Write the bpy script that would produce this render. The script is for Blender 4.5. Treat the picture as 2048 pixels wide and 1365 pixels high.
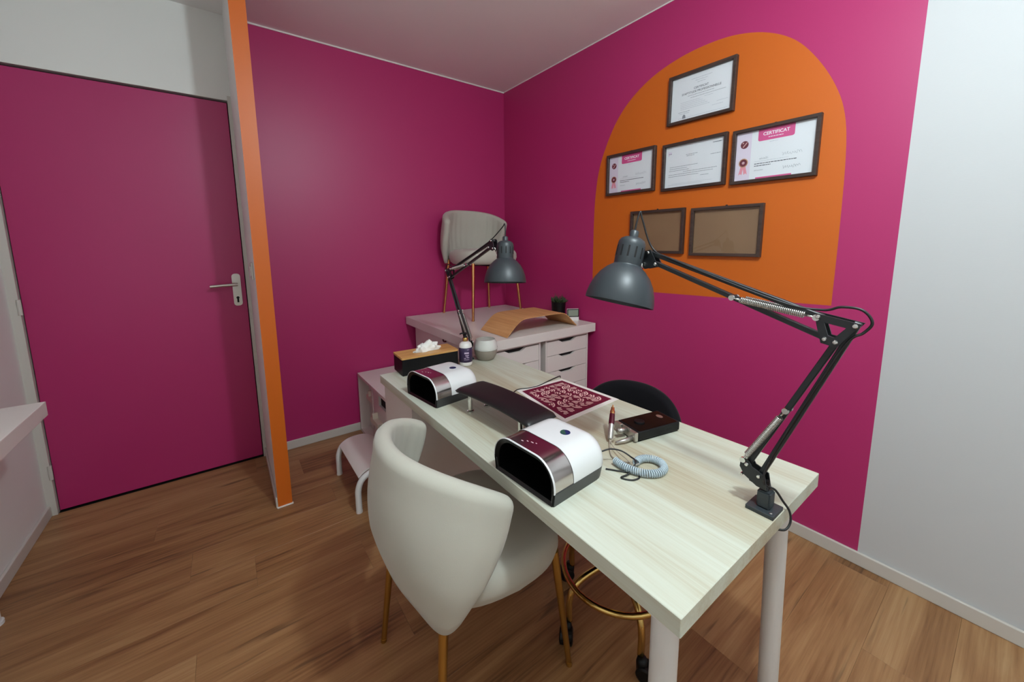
import bpy, bmesh, math, random
from mathutils import Vector, Matrix
from mathutils.geometry import delaunay_2d_cdt

# ------------------------------------------------------------------ clear
for o in list(bpy.data.objects): bpy.data.objects.remove(o, do_unlink=True)
SC = bpy.context.scene
COL = SC.collection
PI = math.pi
random.seed(7)

# ------------------------------------------------------------------ camera
CAMP = Vector((-1.9227, -2.6884, 1.2736))
YAW, PIT, ROL = 0.6376, -0.1391, -0.0078
_fw = Vector((math.sin(YAW)*math.cos(PIT), math.cos(YAW)*math.cos(PIT), math.sin(PIT)))
_rt = Vector((math.cos(YAW), -math.sin(YAW), 0)); _up = _rt.cross(_fw)
_r2 = _rt*math.cos(ROL) + _up*math.sin(ROL); _u2 = -_rt*math.sin(ROL) + _up*math.cos(ROL)
cam = bpy.data.cameras.new('camera'); camo = bpy.data.objects.new('camera', cam); COL.objects.link(camo)
M = Matrix((_r2, _u2, -_fw)).transposed().to_4x4(); M.translation = CAMP
camo.matrix_world = M
cam.sensor_width = 36.0; cam.lens = 36.0*773.85/2048.0
cam.shift_y = -(682.5-597.28)/2048.0
cam.clip_start = 0.02; cam.clip_end = 50
SC.camera = camo

# ------------------------------------------------------------------ light
w = bpy.data.worlds.new('world'); SC.world = w; w.use_nodes = True
w.node_tree.nodes['Background'].inputs[0].default_value = (0.9, 0.95, 1.0, 1)
w.node_tree.nodes['Background'].inputs[1].default_value = 0.02
ld = bpy.data.lights.new('ceiling_lamp_light', 'POINT'); ld.energy = 55; ld.color = (0.85, 0.99, 1.04); ld.shadow_soft_size = 0.055
lo = bpy.data.objects.new('ceiling_lamp_light', ld); lo.location = (-1.28, -2.72, 2.26); COL.objects.link(lo)
vs = SC.view_settings
vs.view_transform = 'Standard'; vs.look = 'None'; vs.gamma = 1.0; vs.use_curve_mapping = False
vs.exposure = 0.0
SC.display_settings.display_device = 'sRGB'

# ------------------------------------------------------------------ materials
def srgb(r, g, b):
    f = lambda c: c/12.92 if c <= 0.04045 else ((c+0.055)/1.055)**2.4
    return (f(r/255), f(g/255), f(b/255), 1)
MATS = {}
def mat(name, col, rough=0.5, metal=0.0, spec=0.5, bump=None, mottle=None, sheen=0.0, coat=0.0, emit=None):
    m = bpy.data.materials.new(name); m.use_nodes = True
    nt = m.node_tree; b = nt.nodes['Principled BSDF']
    b.inputs['Base Color'].default_value = col; b.inputs['Roughness'].default_value = rough
    b.inputs['Metallic'].default_value = metal; b.inputs['Specular IOR Level'].default_value = spec
    if sheen: b.inputs['Sheen Weight'].default_value = sheen; b.inputs['Sheen Roughness'].default_value = 0.4
    if coat: b.inputs['Coat Weight'].default_value = coat; b.inputs['Coat Roughness'].default_value = 0.1
    geo = nt.nodes.new('ShaderNodeNewGeometry')
    if mottle:
        sc, amt = mottle
        n = nt.nodes.new('ShaderNodeTexNoise'); n.inputs['Scale'].default_value = sc; n.inputs['Detail'].default_value = 5
        nt.links.new(geo.outputs['Position'], n.inputs['Vector'])
        mr = nt.nodes.new('ShaderNodeMapRange'); mr.inputs['To Min'].default_value = 1-amt; mr.inputs['To Max'].default_value = 1+amt
        mr.inputs['From Min'].default_value = 0.3; mr.inputs['From Max'].default_value = 0.7
        nt.links.new(n.outputs['Fac'], mr.inputs['Value'])
        mx = nt.nodes.new('ShaderNodeVectorMath'); mx.operation = 'SCALE'; mx.inputs[0].default_value = col[:3]
        nt.links.new(mr.outputs[0], mx.inputs['Scale']); nt.links.new(mx.outputs[0], b.inputs['Base Color'])
    if bump:
        sc, st, dist = bump
        n = nt.nodes.new('ShaderNodeTexNoise'); n.inputs['Scale'].default_value = sc; n.inputs['Detail'].default_value = 3
        nt.links.new(geo.outputs['Position'], n.inputs['Vector'])
        bp = nt.nodes.new('ShaderNodeBump'); bp.inputs['Strength'].default_value = st; bp.inputs['Distance'].default_value = dist
        nt.links.new(n.outputs['Fac'], bp.inputs['Height']); nt.links.new(bp.outputs[0], b.inputs['Normal'])
    MATS[name] = m
    return m

def weave(m, axis_scale=(1, 330, 260), st=0.25, dist=0.0006):
    """woven glass-fibre wall covering: fine horizontal/vertical relief"""
    nt = m.node_tree; b = nt.nodes['Principled BSDF']
    geo = nt.nodes.new('ShaderNodeNewGeometry'); mp = nt.nodes.new('ShaderNodeMapping'); mp.inputs['Scale'].default_value = axis_scale
    n = nt.nodes.new('ShaderNodeTexNoise'); n.inputs['Scale'].default_value = 1.0; n.inputs['Detail'].default_value = 2
    nt.links.new(geo.outputs['Position'], mp.inputs['Vector']); nt.links.new(mp.outputs[0], n.inputs['Vector'])
    bp = nt.nodes.new('ShaderNodeBump'); bp.inputs['Strength'].default_value = st; bp.inputs['Distance'].default_value = dist
    nt.links.new(n.outputs['Fac'], bp.inputs['Height']); nt.links.new(bp.outputs[0], b.inputs['Normal'])

PINK = srgb(180, 44, 105)
mat('pink_paint', PINK, 0.42, spec=0.45, bump=(160, 0.12, 0.0008))
mat('pink_paint_fabric', PINK, 0.45, spec=0.5); weave(MATS['pink_paint_fabric'])
mat('pink_door', PINK, 0.36, spec=0.5, bump=(90, 0.05, 0.0008))
mat('orange_paint', srgb(206, 100, 22), 0.42, spec=0.45, bump=(160, 0.12, 0.0008))
mat('orange_paint_fabric', srgb(206, 100, 22), 0.45, spec=0.5); weave(MATS['orange_paint_fabric'])
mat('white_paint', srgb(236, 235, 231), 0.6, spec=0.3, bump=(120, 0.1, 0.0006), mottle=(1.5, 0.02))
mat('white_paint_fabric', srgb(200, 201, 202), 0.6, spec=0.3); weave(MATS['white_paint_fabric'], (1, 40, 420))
mat('ceiling_paint', srgb(244, 242, 240), 0.8, spec=0.2, bump=(120, 0.1, 0.0006))
mat('trim_white', srgb(206, 200, 192), 0.4, spec=0.5)
mat('caulk', srgb(232, 226, 222), 0.6)
mat('white_laminate', srgb(226, 218, 212), 0.32, spec=0.5)
mat('white_steel', srgb(222, 220, 218), 0.3, spec=0.5)
mat('latch_plastic', srgb(232, 222, 204), 0.4)
mat('gap_shade', srgb(16, 14, 14), 0.8)  # near-black colour painted as the shade inside gaps, slots and holes
mat('satin_metal', srgb(196, 192, 186), 0.3, metal=0.9)
mat('chrome', srgb(215, 215, 212), 0.18, metal=1.0)
mat('spring_metal', srgb(205, 205, 200), 0.25, metal=1.0)
mat('gold', srgb(206, 172, 104), 0.2, metal=1.0)
mat('brushed_gold', srgb(186, 150, 84), 0.32, metal=1.0)
mat('copper_gold', srgb(206, 152, 100), 0.24, metal=1.0)
mat('cream_fabric', srgb(186, 182, 170), 0.9, spec=0.15, bump=(700, 0.25, 0.001), mottle=(6, 0.035), sheen=0.25)
mat('black_velvet', srgb(16, 15, 19), 0.85, spec=0.15, bump=(500, 0.2, 0.001), sheen=0.15)
mat('lamp_grey', srgb(48, 54, 58), 0.42, spec=0.5)
mat('lamp_dark', srgb(28, 31, 34), 0.42, spec=0.5)
mat('lamp_inner', srgb(225, 225, 220), 0.5)
mat('black_plastic', srgb(11, 11, 13), 0.45, spec=0.3)
mat('black_gloss', srgb(9, 8, 10), 0.25, spec=0.18)
mat('black_leather', srgb(22, 19, 21), 0.4, bump=(350, 0.25, 0.0008))
mat('dryer_white', srgb(222, 222, 222), 0.25, coat=0.3)
mat('dryer_dark', srgb(50, 51, 52), 0.4)
mat('dryer_band', srgb(200, 192, 190), 0.2, metal=1.0)
mat('chamber_black', srgb(6, 6, 7), 0.3)
mat('led', srgb(210, 205, 190), 0.2)
mat('mark_pale', srgb(205, 170, 178), 0.5)
mat('mat_white', srgb(228, 220, 214), 0.5)
mat('burgundy', srgb(104, 20, 48), 0.45)
mat('burgundy_gloss', srgb(86, 18, 36), 0.2, metal=0.4)
mat('rose', srgb(222, 182, 176), 0.45)
mat('coil_grey', srgb(176, 190, 198), 0.4)
mat('cord_beige', srgb(176, 164, 148), 0.5)
mat('cord_black', srgb(24, 24, 26), 0.45)
mat('bottle_white', srgb(234, 230, 226), 0.3, coat=0.3)
mat('label_purple', srgb(52, 36, 72), 0.4)
mat('label_print', srgb(196, 176, 200), 0.5)
mat('stone_grey', srgb(148, 138, 126), 0.5)
mat('frosted_white', srgb(222, 222, 216), 0.35)
mat('tissue', srgb(240, 236, 230), 0.9)
mat('leaf', srgb(52, 66, 38), 0.6, mottle=(60, 0.4))
mat('soil', srgb(38, 28, 22), 0.95)
mat('lcd', srgb(140, 150, 136), 0.25)
mat('paper', srgb(232, 234, 236), 0.6)
mat('paper_lilac', srgb(226, 214, 228), 0.6)
mat('print_pink', srgb(214, 84, 140), 0.6)
mat('print_white', srgb(248, 244, 246), 0.6)
mat('print_grey', srgb(140, 144, 150), 0.7)
mat('print_black', srgb(70, 72, 80), 0.7)
mat('print_faint', srgb(188, 192, 198), 0.7)
mat('print_maroon', srgb(110, 40, 56), 0.6)
mat('print_gold', srgb(196, 150, 116), 0.6)
mat('print_rosette', srgb(232, 150, 164), 0.6)
mat('kraft_board', srgb(140, 108, 78), 0.6, mottle=(9, 0.05))
mat('button_blue', srgb(28, 44, 92), 0.15)
mat('button_green', srgb(40, 84, 70), 0.15)

def ramp(nt, stops):
    r = nt.nodes.new('ShaderNodeValToRGB'); e = r.color_ramp.elements
    while len(e) < len(stops): e.new(0.5)
    for i, (p, c) in enumerate(stops): e[i].position = p; e[i].color = c
    return r
def wood(name, stops, grain_axis, fine, coarse, rough, streak=0.5, per_object=True, bump=0.15, cracks=0.0):
    """procedural wood: stretched noise along one axis, per-object offset"""
    m = bpy.data.materials.new(name); m.use_nodes = True; nt = m.node_tree; b = nt.nodes['Principled BSDF']
    geo = nt.nodes.new('ShaderNodeNewGeometry'); oi = nt.nodes.new('ShaderNodeObjectInfo')
    off = nt.nodes.new('ShaderNodeVectorMath'); off.operation = 'SCALE'; off.inputs[0].default_value = (37.0, 61.0, 17.0)
    nt.links.new(oi.outputs['Random'], off.inputs['Scale'])
    add = nt.nodes.new('ShaderNodeVectorMath'); add.operation = 'ADD'
    nt.links.new(geo.outputs['Position'], add.inputs[0])
    if per_object: nt.links.new(off.outputs[0], add.inputs[1])
    def stretched(lo, hi, detail, dist):
        s = [hi, hi, hi]; s[grain_axis] = lo
        mp = nt.nodes.new('ShaderNodeMapping'); mp.inputs['Scale'].default_value = s
        nt.links.new(add.outputs[0], mp.inputs['Vector'])
        n = nt.nodes.new('ShaderNodeTexNoise'); n.inputs['Scale'].default_value = 1; n.inputs['Detail'].default_value = detail
        n.inputs['Distortion'].default_value = dist; n.inputs['Roughness'].default_value = 0.6
        nt.links.new(mp.outputs[0], n.inputs['Vector']); return n
    n1 = stretched(coarse[0], coarse[1], 4, 1.2); n2 = stretched(fine[0], fine[1], 3, 0.2)
    mx = nt.nodes.new('ShaderNodeMix'); mx.inputs[0].default_value = streak
    nt.links.new(n1.outputs['Fac'], mx.inputs[2]); nt.links.new(n2.outputs['Fac'], mx.inputs[3])
    rv = nt.nodes.new('ShaderNodeMath'); rv.operation = 'MULTIPLY_ADD'; rv.inputs[1].default_value = 0.10 if per_object else 0.0; rv.inputs[2].default_value = -0.05 if per_object else 0.0
    nt.links.new(oi.outputs['Random'], rv.inputs[0])
    ad = nt.nodes.new('ShaderNodeMath'); ad.operation = 'ADD'
    nt.links.new(mx.outputs[0], ad.inputs[0]); nt.links.new(rv.outputs[0], ad.inputs[1])
    r = ramp(nt, stops); nt.links.new(ad.outputs[0], r.inputs[0])
    if cracks:
        n3 = stretched(2.6, 34.0, 2, 0.6)
        k3 = nt.nodes.new('ShaderNodeMapRange'); k3.interpolation_type = 'SMOOTHSTEP'
        k3.inputs['From Min'].default_value = 0.60; k3.inputs['From Max'].default_value = 0.76; k3.inputs['To Min'].default_value = 1.0; k3.inputs['To Max'].default_value = 1.0-cracks
        nt.links.new(n3.outputs['Fac'], k3.inputs['Value'])
        sv = nt.nodes.new('ShaderNodeVectorMath'); sv.operation = 'SCALE'; nt.links.new(r.outputs[0], sv.inputs[0]); nt.links.new(k3.outputs[0], sv.inputs['Scale'])
        nt.links.new(sv.outputs[0], b.inputs['Base Color'])
    else: nt.links.new(r.outputs[0], b.inputs['Base Color'])
    b.inputs['Roughness'].default_value = rough
    bp = nt.nodes.new('ShaderNodeBump'); bp.inputs['Strength'].default_value = bump; bp.inputs['Distance'].default_value = 0.0006
    nt.links.new(n2.outputs['Fac'], bp.inputs['Height']); nt.links.new(bp.outputs[0], b.inputs['Normal'])
    MATS[name] = m
wood('floor_wood', [(0.28, srgb(90, 57, 31)), (0.42, srgb(140, 98, 61)), (0.56, srgb(162, 120, 79)), (0.72, srgb(180, 142, 99))], 0, (3.0, 120.0), (0.9, 9.0), 0.42, 0.36, cracks=0.55)
wood('oak_laminate', [(0.30, srgb(164, 146, 118)), (0.43, srgb(184, 176, 153)), (0.56, srgb(199, 200, 183)), (0.70, srgb(209, 214, 201))], 1, (4.0, 190.0), (0.35, 5.5), 0.4, 0.24, False, 0.08)
wood('bamboo', [(0.3, srgb(176, 124, 64)), (0.5, srgb(204, 152, 88)), (0.7, srgb(222, 176, 112))], 0, (4.0, 130.0), (1.0, 22.0), 0.45, 0.5, False, 0.05)
wood('ply', [(0.3, srgb(184, 128, 76)), (0.5, srgb(206, 152, 98)), (0.7, srgb(220, 172, 120))], 1, (4.0, 150.0), (1.2, 18.0), 0.5, 0.5, False, 0.05)
wood('frame_wood', [(0.3, srgb(44, 30, 26)), (0.5, srgb(62, 46, 40)), (0.7, srgb(78, 60, 52))], 1, (10.0, 120.0), (3.0, 30.0), 0.5, 0.5, True, 0.1)

def glass_mat():
    m = bpy.data.materials.new('clear_glass'); m.use_nodes = True; nt = m.node_tree
    for n in list(nt.nodes):
        if n.type != 'OUTPUT_MATERIAL': nt.nodes.remove(n)
    out = [n for n in nt.nodes if n.type == 'OUTPUT_MATERIAL'][0]
    t = nt.nodes.new('ShaderNodeBsdfTransparent'); t.inputs[0].default_value = (0.99, 0.995, 1.0, 1)
    g = nt.nodes.new('ShaderNodeBsdfGlossy'); g.inputs['Roughness'].default_value = 0.03
    lw = nt.nodes.new('ShaderNodeLayerWeight'); lw.inputs['Blend'].default_value = 0.5
    pw = nt.nodes.new('ShaderNodeMath'); pw.operation = 'POWER'; pw.inputs[1].default_value = 5.0
    f = nt.nodes.new('ShaderNodeMath'); f.operation = 'MULTIPLY_ADD'; f.inputs[1].default_value = 0.96; f.inputs[2].default_value = 0.025
    nt.links.new(lw.outputs['Facing'], pw.inputs[0]); nt.links.new(pw.outputs[0], f.inputs[0])
    mx = nt.nodes.new('ShaderNodeMixShader')
    nt.links.new(f.outputs[0], mx.inputs[0]); nt.links.new(t.outputs[0], mx.inputs[1]); nt.links.new(g.outputs[0], mx.inputs[2])
    nt.links.new(mx.outputs[0], out.inputs[0]); MATS['clear_glass'] = m
glass_mat()

# ------------------------------------------------------------------ helpers
def tag(o, label, cat, group=None):
    o['label'] = label; o['category'] = cat
    if group: o['group'] = group
    return o
def thing(name, label, cat, loc=(0, 0, 0), rz=0.0, group=None):
    o = bpy.data.objects.new(name, None); o.empty_display_size = 0.05; COL.objects.link(o)
    o.location = loc; o.rotation_euler = (0, 0, rz); return tag(o, label, cat, group)
def obj(name, bm, m, parent=None, smooth=False, label=None, mats=None):
    bmesh.ops.recalc_face_normals(bm, faces=bm.faces[:])
    me = bpy.data.meshes.new(name); bm.to_mesh(me); bm.free()
    if mats:
        for k in mats: me.materials.append(MATS[k])
    else: me.materials.append(MATS[m])
    if smooth:
        for p in me.polygons: p.use_smooth = True
    o = bpy.data.objects.new(name, me); COL.objects.link(o)
    if parent is not None: o.parent = parent
    if label: o['label'] = label
    return o
def pieces(name, bm, m, parent=None, smooth=False):
    """every loose island of bm becomes an object of its own"""
    todo = set(bm.verts); out = []
    while todo:
        st = [todo.pop()]; isl = set(st)
        while st:
            v = st.pop()
            for e in v.link_edges:
                w_ = e.other_vert(v)
                if w_ not in isl: isl.add(w_); st.append(w_)
        todo -= isl
        nb = bmesh.new(); mp = {v: nb.verts.new(v.co) for v in isl}
        for f in {f for v in isl for f in v.link_faces}: nb.faces.new([mp[v] for v in f.verts])
        out.append(obj(name, nb, m, parent, smooth))
    bm.free(); return out
def autosmooth(o, ang=40):
    me = o.data
    for p in me.polygons: p.use_smooth = True
    bm = bmesh.new(); bm.from_mesh(me)
    lim = math.radians(ang)
    for e in bm.edges:
        if len(e.link_faces) == 2 and e.calc_face_angle(0) > lim: e.smooth = False
    bm.to_mesh(me); bm.free(); return o
def struct(name, bm, m, mats=None, smooth=False):
    o = obj(name, bm, m, None, smooth, None, mats); o['kind'] = 'structure'; return o
NB = bmesh.new
def box(bm, x0, x1, y0, y1, z0, z1, mi=0):
    v = [bm.verts.new(p) for p in ((x0,y0,z0),(x1,y0,z0),(x1,y1,z0),(x0,y1,z0),(x0,y0,z1),(x1,y0,z1),(x1,y1,z1),(x0,y1,z1))]
    fs = [bm.faces.new([v[i] for i in f]) for f in ((0,3,2,1),(4,5,6,7),(0,1,5,4),(1,2,6,5),(2,3,7,6),(3,0,4,7))]
    for f in fs: f.material_index = mi
    return fs
def bbox(x0, x1, y0, y1, z0, z1, bev=0.002, seg=2):
    bm = NB(); box(bm, x0, x1, y0, y1, z0, z1)
    if bev: bmesh.ops.bevel(bm, geom=bm.edges[:], offset=bev, segments=seg, profile=0.5, affect='EDGES', clamp_overlap=True)
    return bm
def frame_at(d):
    d = d.normalized(); a = Vector((0,0,1)) if abs(d.z) < 0.9 else Vector((1,0,0))
    x = a.cross(d).normalized(); return x, d.cross(x)
def tube(bm, pts, r, n=10, cap=True, closed=False):
    pts = [Vector(p) for p in pts]; N = len(pts)
    rs = r if isinstance(r, (list, tuple)) else [r]*N
    rings = []; prev = None
    for i, p in enumerate(pts):
        if closed: d = pts[(i+1) % N] - pts[i-1]
        else: d = pts[min(i+1, N-1)] - pts[max(i-1, 0)]
        d = d.normalized()
        if prev is None: x, y = frame_at(d)
        else:
            x = (prev - d*prev.dot(d)); x = x.normalized() if x.length > 1e-6 else frame_at(d)[0]; y = d.cross(x)
        prev = x
        rings.append([bm.verts.new(p + (x*math.cos(2*PI*k/n) + y*math.sin(2*PI*k/n))*rs[i]) for k in range(n)])
    M_ = N if closed else N-1
    for i in range(M_):
        a, b = rings[i], rings[(i+1) % N]
        for k in range(n): bm.faces.new((a[k], a[(k+1) % n], b[(k+1) % n], b[k]))
    if cap and not closed:
        bm.faces.new(rings[0][::-1]); bm.faces.new(rings[-1])
    return bm
def lathe(bm, prof, n=32, c=(0, 0, 0), axis=None):
    c = Vector(c); az = Vector(axis).normalized() if axis else Vector((0, 0, 1)); ax, ay = frame_at(az)
    rings = []
    for r, z in prof:
        if r < 1e-6: rings.append([bm.verts.new(c + az*z)])
        else: rings.append([bm.verts.new(c + az*z + (ax*math.cos(2*PI*k/n) + ay*math.sin(2*PI*k/n))*r) for k in range(n)])
    for a, b in zip(rings, rings[1:]):
        if len(a) == 1 and len(b) == 1: continue
        for k in range(n):
            k2 = (k+1) % n
            if len(a) == 1: bm.faces.new((a[0], b[k], b[k2]))
            elif len(b) == 1: bm.faces.new((a[k], a[k2], b[0]))
            else: bm.faces.new((a[k], a[k2], b[k2], b[k]))
    return bm
def prism(bm, poly, f0, f1):
    """poly list of 2D pts, f0/f1 map 2D->3D for the two faces"""
    a = [bm.verts.new(f0(p)) for p in poly]; b = [bm.verts.new(f1(p)) for p in poly]; n = len(poly)
    bm.faces.new(a[::-1]); bm.faces.new(b)
    for i in range(n): bm.faces.new((a[i], a[(i+1) % n], b[(i+1) % n], b[i]))
    return bm
def catmull(pts, n=8, closed=False):
    pts = [Vector(p) for p in pts]; out = []; N = len(pts)
    for i in range(N if closed else N-1):
        if closed: p0, p1, p2, p3 = pts[i-1], pts[i], pts[(i+1) % N], pts[(i+2) % N]
        else: p0, p1, p2, p3 = pts[max(i-1,0)], pts[i], pts[i+1], pts[min(i+2,N-1)]
        for k in range(n):
            t = k/n
            out.append(0.5*((2*p1) + (p2-p0)*t + (2*p0-5*p1+4*p2-p3)*t*t + (3*p1-p0-3*p2+p3)*t**3))
    if not closed: out.append(pts[-1])
    return out
def rrect(w, h, r, n=6, cx=0, cy=0):
    out = []
    for (sx, sy, a0) in ((1,-1,-PI/2),(1,1,0),(-1,1,PI/2),(-1,-1,PI)):
        for k in range(n+1):
            a = a0 + PI/2*k/n; out.append((cx+sx*(w/2-r)+r*math.cos(a), cy+sy*(h/2-r)+r*math.sin(a)))
    return out
def copy_tree(o, parent=None):
    c = o.copy(); COL.objects.link(c); c.parent = parent
    for ch in list(o.children): copy_tree(ch, c)
    return c
def text_bm(s, size, bold=0.0):
    cu = bpy.data.curves.new('t', 'FONT'); cu.body = s; cu.size = size; cu.align_x = 'CENTER'; cu.align_y = 'CENTER'; cu.offset = bold; cu.resolution_u = 3
    to = bpy.data.objects.new('t', cu); COL.objects.link(to)
    dg = bpy.context.evaluated_depsgraph_get(); me = bpy.data.meshes.new_from_object(to.evaluated_get(dg))
    bm = NB(); bm.from_mesh(me)
    bpy.data.objects.remove(to, do_unlink=True); bpy.data.curves.remove(cu); bpy.data.meshes.remove(me)
    return bm

H = 2.481; XL = -2.702; YR = -4.1; YB = -2.39
# ================================================================== SETTING
floor = struct('floor', bbox(XL-0.1, 0.1, YR-0.1, 0.1, -0.06, -0.004, 0), 'gap_shade')
PW, PL = 0.178, 1.22
row = 0; y = 0.0; full = None
while y > YR:
    x = XL - random.uniform(0.0, PL)
    y1 = max(y-PW, YR)
    while x < 0:
        a, b = max(x, XL), min(x+PL, 0)
        if b-a > 0.02:
            bm = NB(); g = 0.00015
            cx, cy = (a+b)/2, (y+y1)/2
            box(bm, a+g-cx, b-g-cx, y1+g-cy, y-g-cy, -0.004, 0)
            bmesh.ops.bevel(bm, geom=[e for e in bm.edges if all(v.co.z > -0.001 for v in e.verts)], offset=0.0004, segments=1, affect='EDGES')
            o = obj('plank', bm, 'floor_wood', floor); o.location = (cx, cy, 0)
        x += PL
    y = y1; row += 1
struct('ceiling', bbox(XL-0.1, 0.1, YR-0.1, 0.1, H, H+0.08, 0), 'ceiling_paint')
# back wall: pink part and white part over / beside the door
bm = NB(); box(bm, -1.79, 0.1, 0.0, 0.1, 0, H); struct('wall_back', bm, 'pink_paint')
DX0, DX1, DZ = -2.668, -1.835, 2.045
bm = NB(); box(bm, XL-0.1, -1.79, 0.0, 0.1, DZ+0.008, H); box(bm, XL-0.1, -1.79, 0.055, 0.1, 0, DZ+0.008)
struct('wall_back_upper', bm, 'white_paint')
bm = NB(); box(bm, XL-0.1, XL, YR, 0.0, 0, H); struct('wall_left', bm, 'white_paint')
bm = NB(); box(bm, XL-0.1, 0.1, YR-0.1, YR, 0, H); struct('wall_rear', bm, 'white_paint')  # unseen rear wall, set near the lamp so it bounces more light
# right wall : pink / white paint with the orange painted arch, one flush mesh
arch = catmull([(-0.978,1.02,0),(-0.978,1.22,0),(-0.980,1.42,0),(-0.988,1.57,0),(-1.012,1.72,0),(-1.062,1.852,0),(-1.14,1.985,0),(-1.24,2.082,0),(-1.37,2.153,0),(-1.52,2.192,0),(-1.67,2.202,0),(-1.80,2.188,0),(-1.92,2.146,0),(-2.02,2.078,0),(-2.10,1.980,0),(-2.165,1.864,0),(-2.203,1.750,0),(-2.219,1.60,0),(-2.224,1.34,0),(-2.224,1.022,0)], 5)
arch = [(p.x, p.y) for p in arch] + [(-2.0,1.016),(-1.75,1.008),(-1.4,1.0),(-1.15,1.0)]
rect = [(0,0),(0,H),(YB,H),(YR,H),(YR,0),(YB,0)]
vs2 = [Vector(p) for p in rect] + [Vector(p) for p in arch]
ed = [(0,1),(1,2),(2,3),(3,4),(4,5),(5,0),(2,5)] + [(6+i, 6+(i+1) % len(arch)) for i in range(len(arch))]
cv, ce, cf, *_ = delaunay_2d_cdt(vs2, ed, [], 0, 1e-6)
def inpoly(p, poly):
    c = False; n = len(poly)
    for i in range(n):
        (x1, y1), (x2, y2) = poly[i], poly[i-1]
        if (y1 > p[1]) != (y2 > p[1]) and p[0] < (x2-x1)*(p[1]-y1)/(y2-y1)+x1: c = not c
    return c
bm = NB(); bv = [bm.verts.new((0, p.x, p.y)) for p in cv]
for f in cf:
    c = sum((cv[i] for i in f), Vector((0,0)))/len(f)
    fc = bm.faces.new([bv[i] for i in f])
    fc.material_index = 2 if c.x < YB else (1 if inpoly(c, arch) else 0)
nf = bm.faces[:]
box(bm, 0.002, 0.1, YR, 0.0, 0, H, 2)
me = bpy.data.meshes.new('wall_right'); bm.normal_update()
for f in nf:
    if f.normal.x > 0: f.normal_flip()
bm.to_mesh(me); bm.free()
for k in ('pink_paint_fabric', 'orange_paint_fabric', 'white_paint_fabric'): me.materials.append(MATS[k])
wr = bpy.data.objects.new('wall_right', me); COL.objects.link(wr); wr['kind'] = 'structure'
# partition stub with orange end
bm = NB(); box(bm, -1.815, -1.754, -0.606, 0.0, 0.004, H)
for f in bm.faces:
    f.normal_update(); c = f.calc_center_median()
    f.material_index = 1 if c.x < -1.8149 else (2 if c.x > -1.7541 else 0)
me = bpy.data.meshes.new('wall_partition'); bm.to_mesh(me); bm.free()
for k in ('orange_paint', 'white_paint', 'pink_paint'): me.materials.append(MATS[k])
wp = bpy.data.objects.new('wall_partition', me); COL.objects.link(wp); wp['kind'] = 'structure'
struct('trim_1', bbox(-1.819, -1.750, -0.612, -0.600, 0, 0.006, 0.001), 'caulk')
struct('trim_2', bbox(-1.754, 0.0, -0.006, 0.0, H-0.009, H, 0.001), 'caulk')
struct('trim_3', bbox(-0.003, 0.0, -2.39, 0.0, H-0.006, H, 0.0005), 'caulk')
struct('trim_4', bbox(-0.0025, 0, -0.0025, 0, 0.76, H-0.01, 0), 'pink_paint')
BH = 0.054
def baseb(name, x0, x1, y0, y1):
    struct(name, bbox(x0, x1, y0, y1, 0, BH, 0.003), 'trim_white')
baseb('baseboard_right', -0.012, 0, YR, -0.012)
baseb('baseboard_back', -1.754, 0, -0.012, 0)
baseb('baseboard_left', XL, XL+0.012, YR, 0)
baseb('baseboard_partition', -1.823, -1.815, -0.604, -0.0)
baseb('baseboard_rear', XL, 0, YR, YR+0.012)
# door with frame
door = obj('door_1', bbox(DX0, DX1, 0.006, 0.046, 0.010, DZ-0.004, 0.0015), 'pink_door'); door['kind'] = 'structure'
bm = NB(); box(bm, DX1+0.004, -1.815, -0.006, 0.055, 0, DZ+0.03); obj('door_jamb', bm, 'trim_white', door)
bm = NB(); box(bm, XL, DX0-0.004, -0.012, 0.055, 0, DZ+0.03); obj('door_jamb', bm, 'trim_white', door)
bm = NB(); box(bm, DX0, DX1+0.004, 0.048, 0.056, 0.0, DZ+0.008); obj('door_gap_shade', bm, 'gap_shade', door)  # near-black sheet behind the leaf, standing in for shade in its gaps
hz = bbox(-0.020, 0.020, -0.008, 0, -0.09, 0.09, 0.0)
hz.free()
bm = NB(); prism(bm, rrect(0.040, 0.182, 0.016), lambda p: (-1.876+p[0], 0.006, 1.030+p[1]), lambda p: (-1.876+p[0], -0.003, 1.030+p[1]))
plate = obj('handle_plate', bm, 'satin_metal', door)
bm = NB(); tube(bm, [(-1.878,-0.003,1.062),(-1.878,-0.045,1.062)], 0.009, 14)
tube(bm, catmull([(-1.872,-0.045,1.062),(-1.90,-0.047,1.062),(-1.94,-0.047,1.061),(-1.995,-0.046,1.058)],6), 0.0085, 12)
o = obj('door_handle', bm, 'satin_metal', plate, True); autosmooth(o)
bm = NB(); lathe(bm, [(0.0,0.0),(0.0075,0.0),(0.0075,0.003),(0,0.003)], 16, (-1.876,-0.0031,0.985), (0,-1,0)); box(bm, -1.8805,-1.8715,-0.006,-0.0031,0.958,0.982)
obj('keyhole', bm, 'gap_shade', plate)
bm = NB(); lathe(bm, [(0.0,0.0),(0.004,0.0),(0.004,0.001),(0,0.001)], 12, (-1.876,-0.0031,1.108), (0,-1,0)); obj('screw', bm, 'satin_metal', plate)
for z in (1.011, 0.216, 1.82):
    bm = NB(); tube(bm, [(DX0-0.004,-0.012,z-0.035),(DX0-0.004,-0.012,z+0.035)], 0.0075, 12)
    obj('hinge', bm, 'trim_white', door)
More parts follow.
